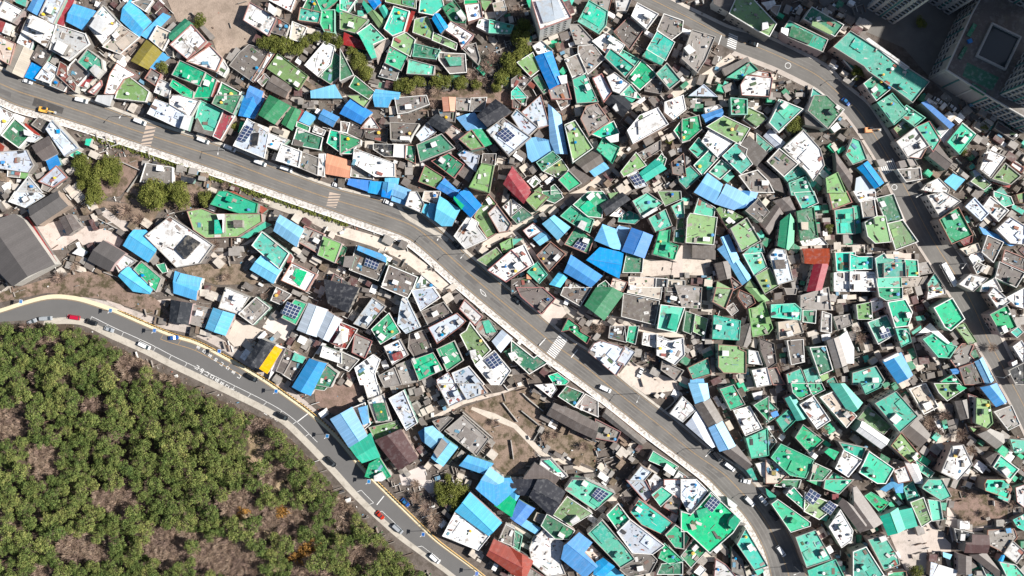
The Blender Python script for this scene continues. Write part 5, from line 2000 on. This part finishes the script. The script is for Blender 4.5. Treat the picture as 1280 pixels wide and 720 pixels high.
def bare_mb(r, h1, seed, n=150):
    q = random.Random(seed); a = MB()
    for i in range(n):
        t = q.random() * 6.283; e = q.uniform(.1, 1.2); z = h1 * q.uniform(.25, .7); rr = q.uniform(0, .55) * r; p = Vector((rr * math.cos(t), rr * math.sin(t), z + rr * .4)); t2 = t + q.gauss(0, .5); ln = r * q.uniform(.3, .6)
        s = p + Vector((math.cos(t2) * math.cos(e), math.sin(t2) * math.cos(e), math.sin(e))) * ln; w_ = q.uniform(.03, .075) * (1.2 if i < 30 else 1)
        nrm = Vector((-math.sin(t2), math.cos(t2), 0)) * w_
        a.poly([p - nrm, p + nrm, s + nrm * .3, s - nrm * .3]); a.poly([p - Vector((0, 0, w_)), p + Vector((0, 0, w_)), s])
    return a
PIN = [(crown_mesh('c', PINE, 1300, 2.25, 4.0, 6.6, .185, 40 + i, 22, .6), trunk_mb(7.2, 2, i)) for i in range(5)]
PINm = [(a.mesh('crown', PINE), t_.mesh('trunk', BARK)) for a, t_ in PIN]
BSH = [(crown_mesh('c', BUSH, 2200, 1.0, .4, 1.6, .085, 60 + i, 14, .8), trunk_mb(1.3, .9, i, rt=.05)) for i in range(4)]   # unit crowns, scaled per tree
BSHm = [(a.mesh('crown', BUSH), t_.mesh('trunk', BARK)) for a, t_ in BSH]
RSTm = crown_mesh('c', RUST, 300, 2.1, 2.0, 4.6, .26, 77, 6).mesh('crown', RUST)
BR = [(bare_mb(2.3, 4.0, i, 230), trunk_mb(4.0, 1.6, i + 9, 7, .1)) for i in range(5)]
BRm = [(a.mesh('crown', TWIG), t_.mesh('trunk', BARK)) for a, t_ in BR]
def tree(name, cm, tm, x, y, z, s, rot, label, cat, group, sz=None):
    T = thing(name, (x, y, z), label, cat, group); T.scale = (s, s, sz or s); T.rotation_euler = (0, 0, rot)
    for n_, me in (('crown', cm), ('trunk', tm)): o = bpy.data.objects.new(n_, me); C.objects.link(o); o.parent = T
    return T
tk = {}
for k, x, y, r in trees: tk.setdefault(k, []).append((x, y))
tr = random.Random(3)
for k, x, y, r in trees:
    rm = r * PX
    if k == 'T':
        X, Y = W(x, y, rm * 1.2); cm, tm = tr.choice(BSHm); tree('bushy_tree', cm, tm, X, Y, 0, rm * 1.02, tr.random() * 6, locate('rounded olive green bushy tree', (x, y), tk['T']), 'tree', 'leafy trees in the village', rm * .9)
    else:
        X, Y = W(x, y, 3); cm, tm = tr.choice(BRm); s = max(.45, rm / 2.4); tree('bare_tree', cm, tm, X, Y, 0, s, tr.random() * 6, locate('leafless grey-brown tree', (x, y), tk['B']), 'bare tree', 'leafless trees in the village', s * .8)
# forest: pines with leafless stands between them
BZ = [(57, 578, 21, 24), (147, 625, 32, 20), (105, 684, 34, 18), (212, 682, 34, 28), (285, 695, 42, 30), (4, 655, 14, 22), (18, 528, 26, 28), (68, 428, 14, 14), (170, 460, 20, 16), (120, 505, 20, 7), (325, 548, 14, 26), (345, 590, 20, 18), (300, 628, 30, 18), (360, 645, 30, 22), (60, 716, 22, 10), (150, 545, 14, 6), (430, 640, 16, 20), (455, 690, 18, 16), (395, 715, 28, 14), (225, 470, 22, 8), (35, 412, 12, 5)]
BZ += [(378, 690, 18, 14), (330, 662, 18, 10), (45, 470, 8, 6)]
CL = [(322, 560, 15, 26), (352, 607, 12, 8), (335, 665, 10, 7)]
DRY = mat('dry_grass', (.34, .27, .17), .95, .1, var=.3, dirt=.8, dcol=(.16, .13, .07), dscale=.25, thr=.47, fine=.25, objvar=0, bump=.6)
for (a_, b_, c_, d_) in CL + [(430, 640, 9, 12), (300, 640, 20, 12), (60, 425, 12, 7), (285, 712, 22, 9), (340, 700, 14, 16), (170, 455, 18, 7)]:
    m = MB(); R3 = []
    for k in range(5):
        R3.append([])
        for j in range(20):
            t = j * 6.2832 / 20; wob = 1 + .25 * math.sin(3 * t + a_) + .12 * math.sin(7 * t + b_); x, y = W(a_ + c_ * math.cos(t) * wob * (k + .01) / 4, b_ + d_ * math.sin(t) * wob * (k + .01) / 4); R3[-1].append((x, y, hill(x, y) + (.22 if k < 4 else -.1)))
    for k in range(4):
        for j in range(20): m.poly([R3[k][j], R3[k][(j + 1) % 20], R3[k + 1][(j + 1) % 20], R3[k + 1][j]])
    tag(m.build('dry_grass_clearing', DRY), kind='structure')
pts = []; fr = random.Random(21)
grid = {}
for _ in range(60000):
    x, y = fr.uniform(-12, 560), fr.uniform(398, 735)
    if y > 720 and x > 540: continue
    X, Y = W(x, y)
    if not inside(FPOLY, X, Y) or edge_dist(FBW, X, Y, False) < 1.6: continue
    if any(((x - a_) / c_) ** 2 + ((y - b_) / d_) ** 2 < 1 for a_, b_, c_, d_ in CL): continue
    bare = any(((x - a_) / c_) ** 2 + ((y - b_) / d_) ** 2 < fr.uniform(.6, 1.25) for a_, b_, c_, d_ in BZ)
    dmin = 8.3 if not bare else 6.0
    gx, gy = int(x // 10), int(y // 10)
    s_ = (fr.choice([.7, .85, 1.0, 1.2, 1.5]) if _ > 6000 else fr.choice([1.3, 1.5, 1.8])) * fr.uniform(.9, 1.1)
    if bare: s_ = fr.uniform(.8, 1.3)
    if any((x - u) ** 2 + (y - v) ** 2 < ((dmin * (s_ + w_) / 2 * (.98 if not bare else .8)) ** 2) for i in (-2, -1, 0, 1, 2) for j in (-2, -1, 0, 1, 2) for u, v, w_ in grid.get((gx + i, gy + j), ())): continue
    grid.setdefault((gx, gy), []).append((x, y, s_)); pts.append((x, y, bare, s_))
print('FOREST', len(pts), sum(p[2] for p in pts))
inf = [p for p in pts if p[0] > -3 and p[1] < 722]
bl = sorted([p for p in inf if p[2]], key=lambda p: -p[3])[:240]; bset = set(bl)
pines = sorted([p for p in inf if not p[2]], key=lambda p: -p[3])[:300]; pset = set(pines)
rest = {}
OR = [(300, 655), (303, 646), (380, 690), (372, 697), (390, 684), (345, 708), (352, 640)]
def add_rest(key, src, X, Y, z, s, rot):
    a = rest.setdefault(key, MB()); c_, s_ = math.cos(rot), math.sin(rot); k = len(a.v)
    a.v += [(X + (vx * c_ - vy * s_) * s, Y + (vx * s_ + vy * c_) * s, z + vz * s) for vx, vy, vz in src.v]; a.f += [tuple(i + k for i in f) for f in src.f]; a.m += src.m
for p in pts:
    x, y, bare, s = p; X, Y = W(x, y); z = hill(X, Y); X, Y = W(x, y, z + 4.5); z = hill(X, Y); rot = fr.random() * 6.28
    if bare:
        if any((x - a_) ** 2 + (y - b_) ** 2 < 64 for a_, b_ in OR): tree('rust_leaved_tree', RSTm, BRm[0][1], X, Y, z, s, rot, 'tree with rust orange leaves among the leafless trees', 'autumn tree', 'rust orange trees on the forest slope')
        elif p not in bset:
            i = fr.randrange(5); add_rest('b', BR[i][0], X, Y, z, s * 1.15, rot)
        else:
            i = fr.randrange(5); tree('bare_tree', *BRm[i], X, Y, z, s * 1.15, rot, 'leafless pinkish brown tree in a bare patch of the forest slope', 'bare tree', 'leafless trees on the forest slope')
    elif p in pset:
        i = fr.randrange(5); tree('pine_tree', *PINm[i], X, Y, z, s * 1.12, rot, 'rounded green pine crown in the dense forest of the lower left slope', 'pine tree', 'pines of the forest slope')
    else:
        i = fr.randrange(5); add_rest('c', PIN[i][0], X, Y, z, s * 1.12, rot); add_rest('t', PIN[i][1], X, Y, z, s * 1.12, rot)
if 'c' in rest:
    a = rest['c']; b = rest['t']; k = len(a.v); a.v += b.v; a.f += [tuple(i + k for i in f) for f in b.f]; a.m += [1] * len(b.f)
    tag(a.build('forest_pines', [PINE, BARK]), 'smaller green pines filling the dense forest of the lower left slope', 'pine forest', kind='stuff')
if 'b' in rest: tag(rest['b'].build('forest_bare_trees', TWIG), 'smaller leafless trees filling the brown patches of the forest', 'bare thicket', kind='stuff')
# undergrowth
ug = MB(); 
for _ in range(9000):
    x, y = fr.uniform(-12, 560), fr.uniform(398, 735); X, Y = W(x, y)
    if not inside(FPOLY, X, Y): continue
    z = hill(X, Y); s = fr.uniform(.15, .4); t = fr.random() * 6.28; u = Vector((math.cos(t), math.sin(t), fr.uniform(-.4, .4))) * s; v = Vector((-math.sin(t), math.cos(t), fr.uniform(-.4, .4))) * s * .6; c = Vector((X, Y, z + fr.uniform(.15, .7)))
    ug.poly([c - u, c - v, c + u, c + v], fr.choice([0, 0, 1, 1]))
tag(ug.build('undergrowth', [TWIG, BUSH]), 'low brown and green undergrowth beneath the pines', 'undergrowth', kind='stuff')

# ------------------------------------------------ yard clutter in the gaps between houses
cells = {}
for P, h in flat_polys:
    xs = [p[0] for p in P]; ys = [p[1] for p in P]
    for i in range(int(min(xs) // 8), int(max(xs) // 8) + 1):
        for j in range(int(min(ys) // 8), int(max(ys) // 8) + 1): cells.setdefault((i, j), []).append(P)
def onroad(x, y):
    for rd, o in [(MR, 2.8), (NR, 1.8), (HR, 4.6)] + [(q_, .3) for q_ in CLEAR]:
        j = min(range(0, rd.n + 1, 3), key=lambda j: (rd.at(j, .5)[0] - x) ** 2 + (rd.at(j, .5)[1] - y) ** 2); m = rd.at(j, .5); a_, b_ = rd.U[j], rd.L[j]
        if math.hypot(m[0] - x, m[1] - y) < math.hypot(a_[0] - b_[0], a_[1] - b_[1]) / 2 + o: return True
    return False
yc = MB(); SLAB = [GROUND, CONC, SOIL, FM['k'], FM['n'], FM['c'], FM['d'], FM['w'], FM['t'], FM['g'], FM['m']]; yr = random.Random(9); ppoly = [ccw([W(*p) for p in P]) for c, P in paths] + EARTH
ppoly.append([W(*p) for p in [(205, -10), (235, 60), (285, 74), (325, 50), (318, -10)]])
n = 0
for _ in range(34000):
    x, y = W(yr.uniform(-10, 1290), yr.uniform(-10, 730))
    early = _ < 9000
    if inside(FPOLY, x, y) or x > W(1080, 0)[0] and y > W(0, 120)[1]: continue
    if any(inside(P, x, y) for P in cells.get((int(x // 8), int(y // 8)), ())): continue
    if onroad(x, y): continue
    if any(inside(P, x, y) for P in ppoly) and yr.random() < .93: continue
    L = cells.get((int(x // 8), int(y // 8)))
    an = math.atan2(*reversed(main_axis(L[0]))) if L else .3
    r_ = yr.random() * (.16 if early else 1); n += 1
    if r_ < .16 and L:
        lx, ly, hz = yr.uniform(1.8, 5), yr.uniform(1.6, 3.8), yr.choice([.3, 1.1, 1.8, 2.3, 2.7]) + n * 1e-5; ci = 7 + yr.choice([0, 1, 3, 3, 4, 4, 4, 6, 5, 3, 8, 9, 7, 10] if (x > W(850, 0)[0] or y > W(0, 120)[1] and x > W(420, 0)[0]) and yr.random() < .7 else [0, 1, 1, 3, 3, 4, 4, 2, 5, 7, 4, 3, 1, 10])
        if all(edge_dist(P, x, y) > .5 * ly for P in L) and not onroad(x + 2, y) and not any(inside(P, x, y) for P in ppoly): yc.box(x, y, 0, lx, ly, hz, an, ci)
    elif r_ < .36: yc.box(x, y, 0, yr.uniform(1.5, 4), .22, yr.uniform(.5, 1.6), an + yr.choice([0, 1.5708]), yr.choice([0, 3, 3, 1, 3]))
    elif r_ < .42: yc.box(x, y, 0, yr.uniform(1, 2.4), yr.uniform(.8, 1.8), yr.uniform(.8, 2.2), an, yr.choice([0, 0, 3, 4, 1, 2]))
    else: yc.box(x, y, 0, yr.uniform(.25, 1.0), yr.uniform(.2, .6), yr.uniform(.15, .7), an + yr.choice([0, .5, 1.57]), yr.choice([0, 1, 1, 2, 3, 3, 3, 6, 5, 4]))
tag(yc.build('yard_clutter', CLUT + SLAB), 'low walls, pots, boxes and junk crowding the yards between the houses', 'yard clutter', kind='stuff')
print('CLUTTER', n, 'OBJECTS', len(bpy.data.objects), 'MAXLABEL', max(len(o['label'].split()) for o in bpy.data.objects if 'label' in o.keys()))
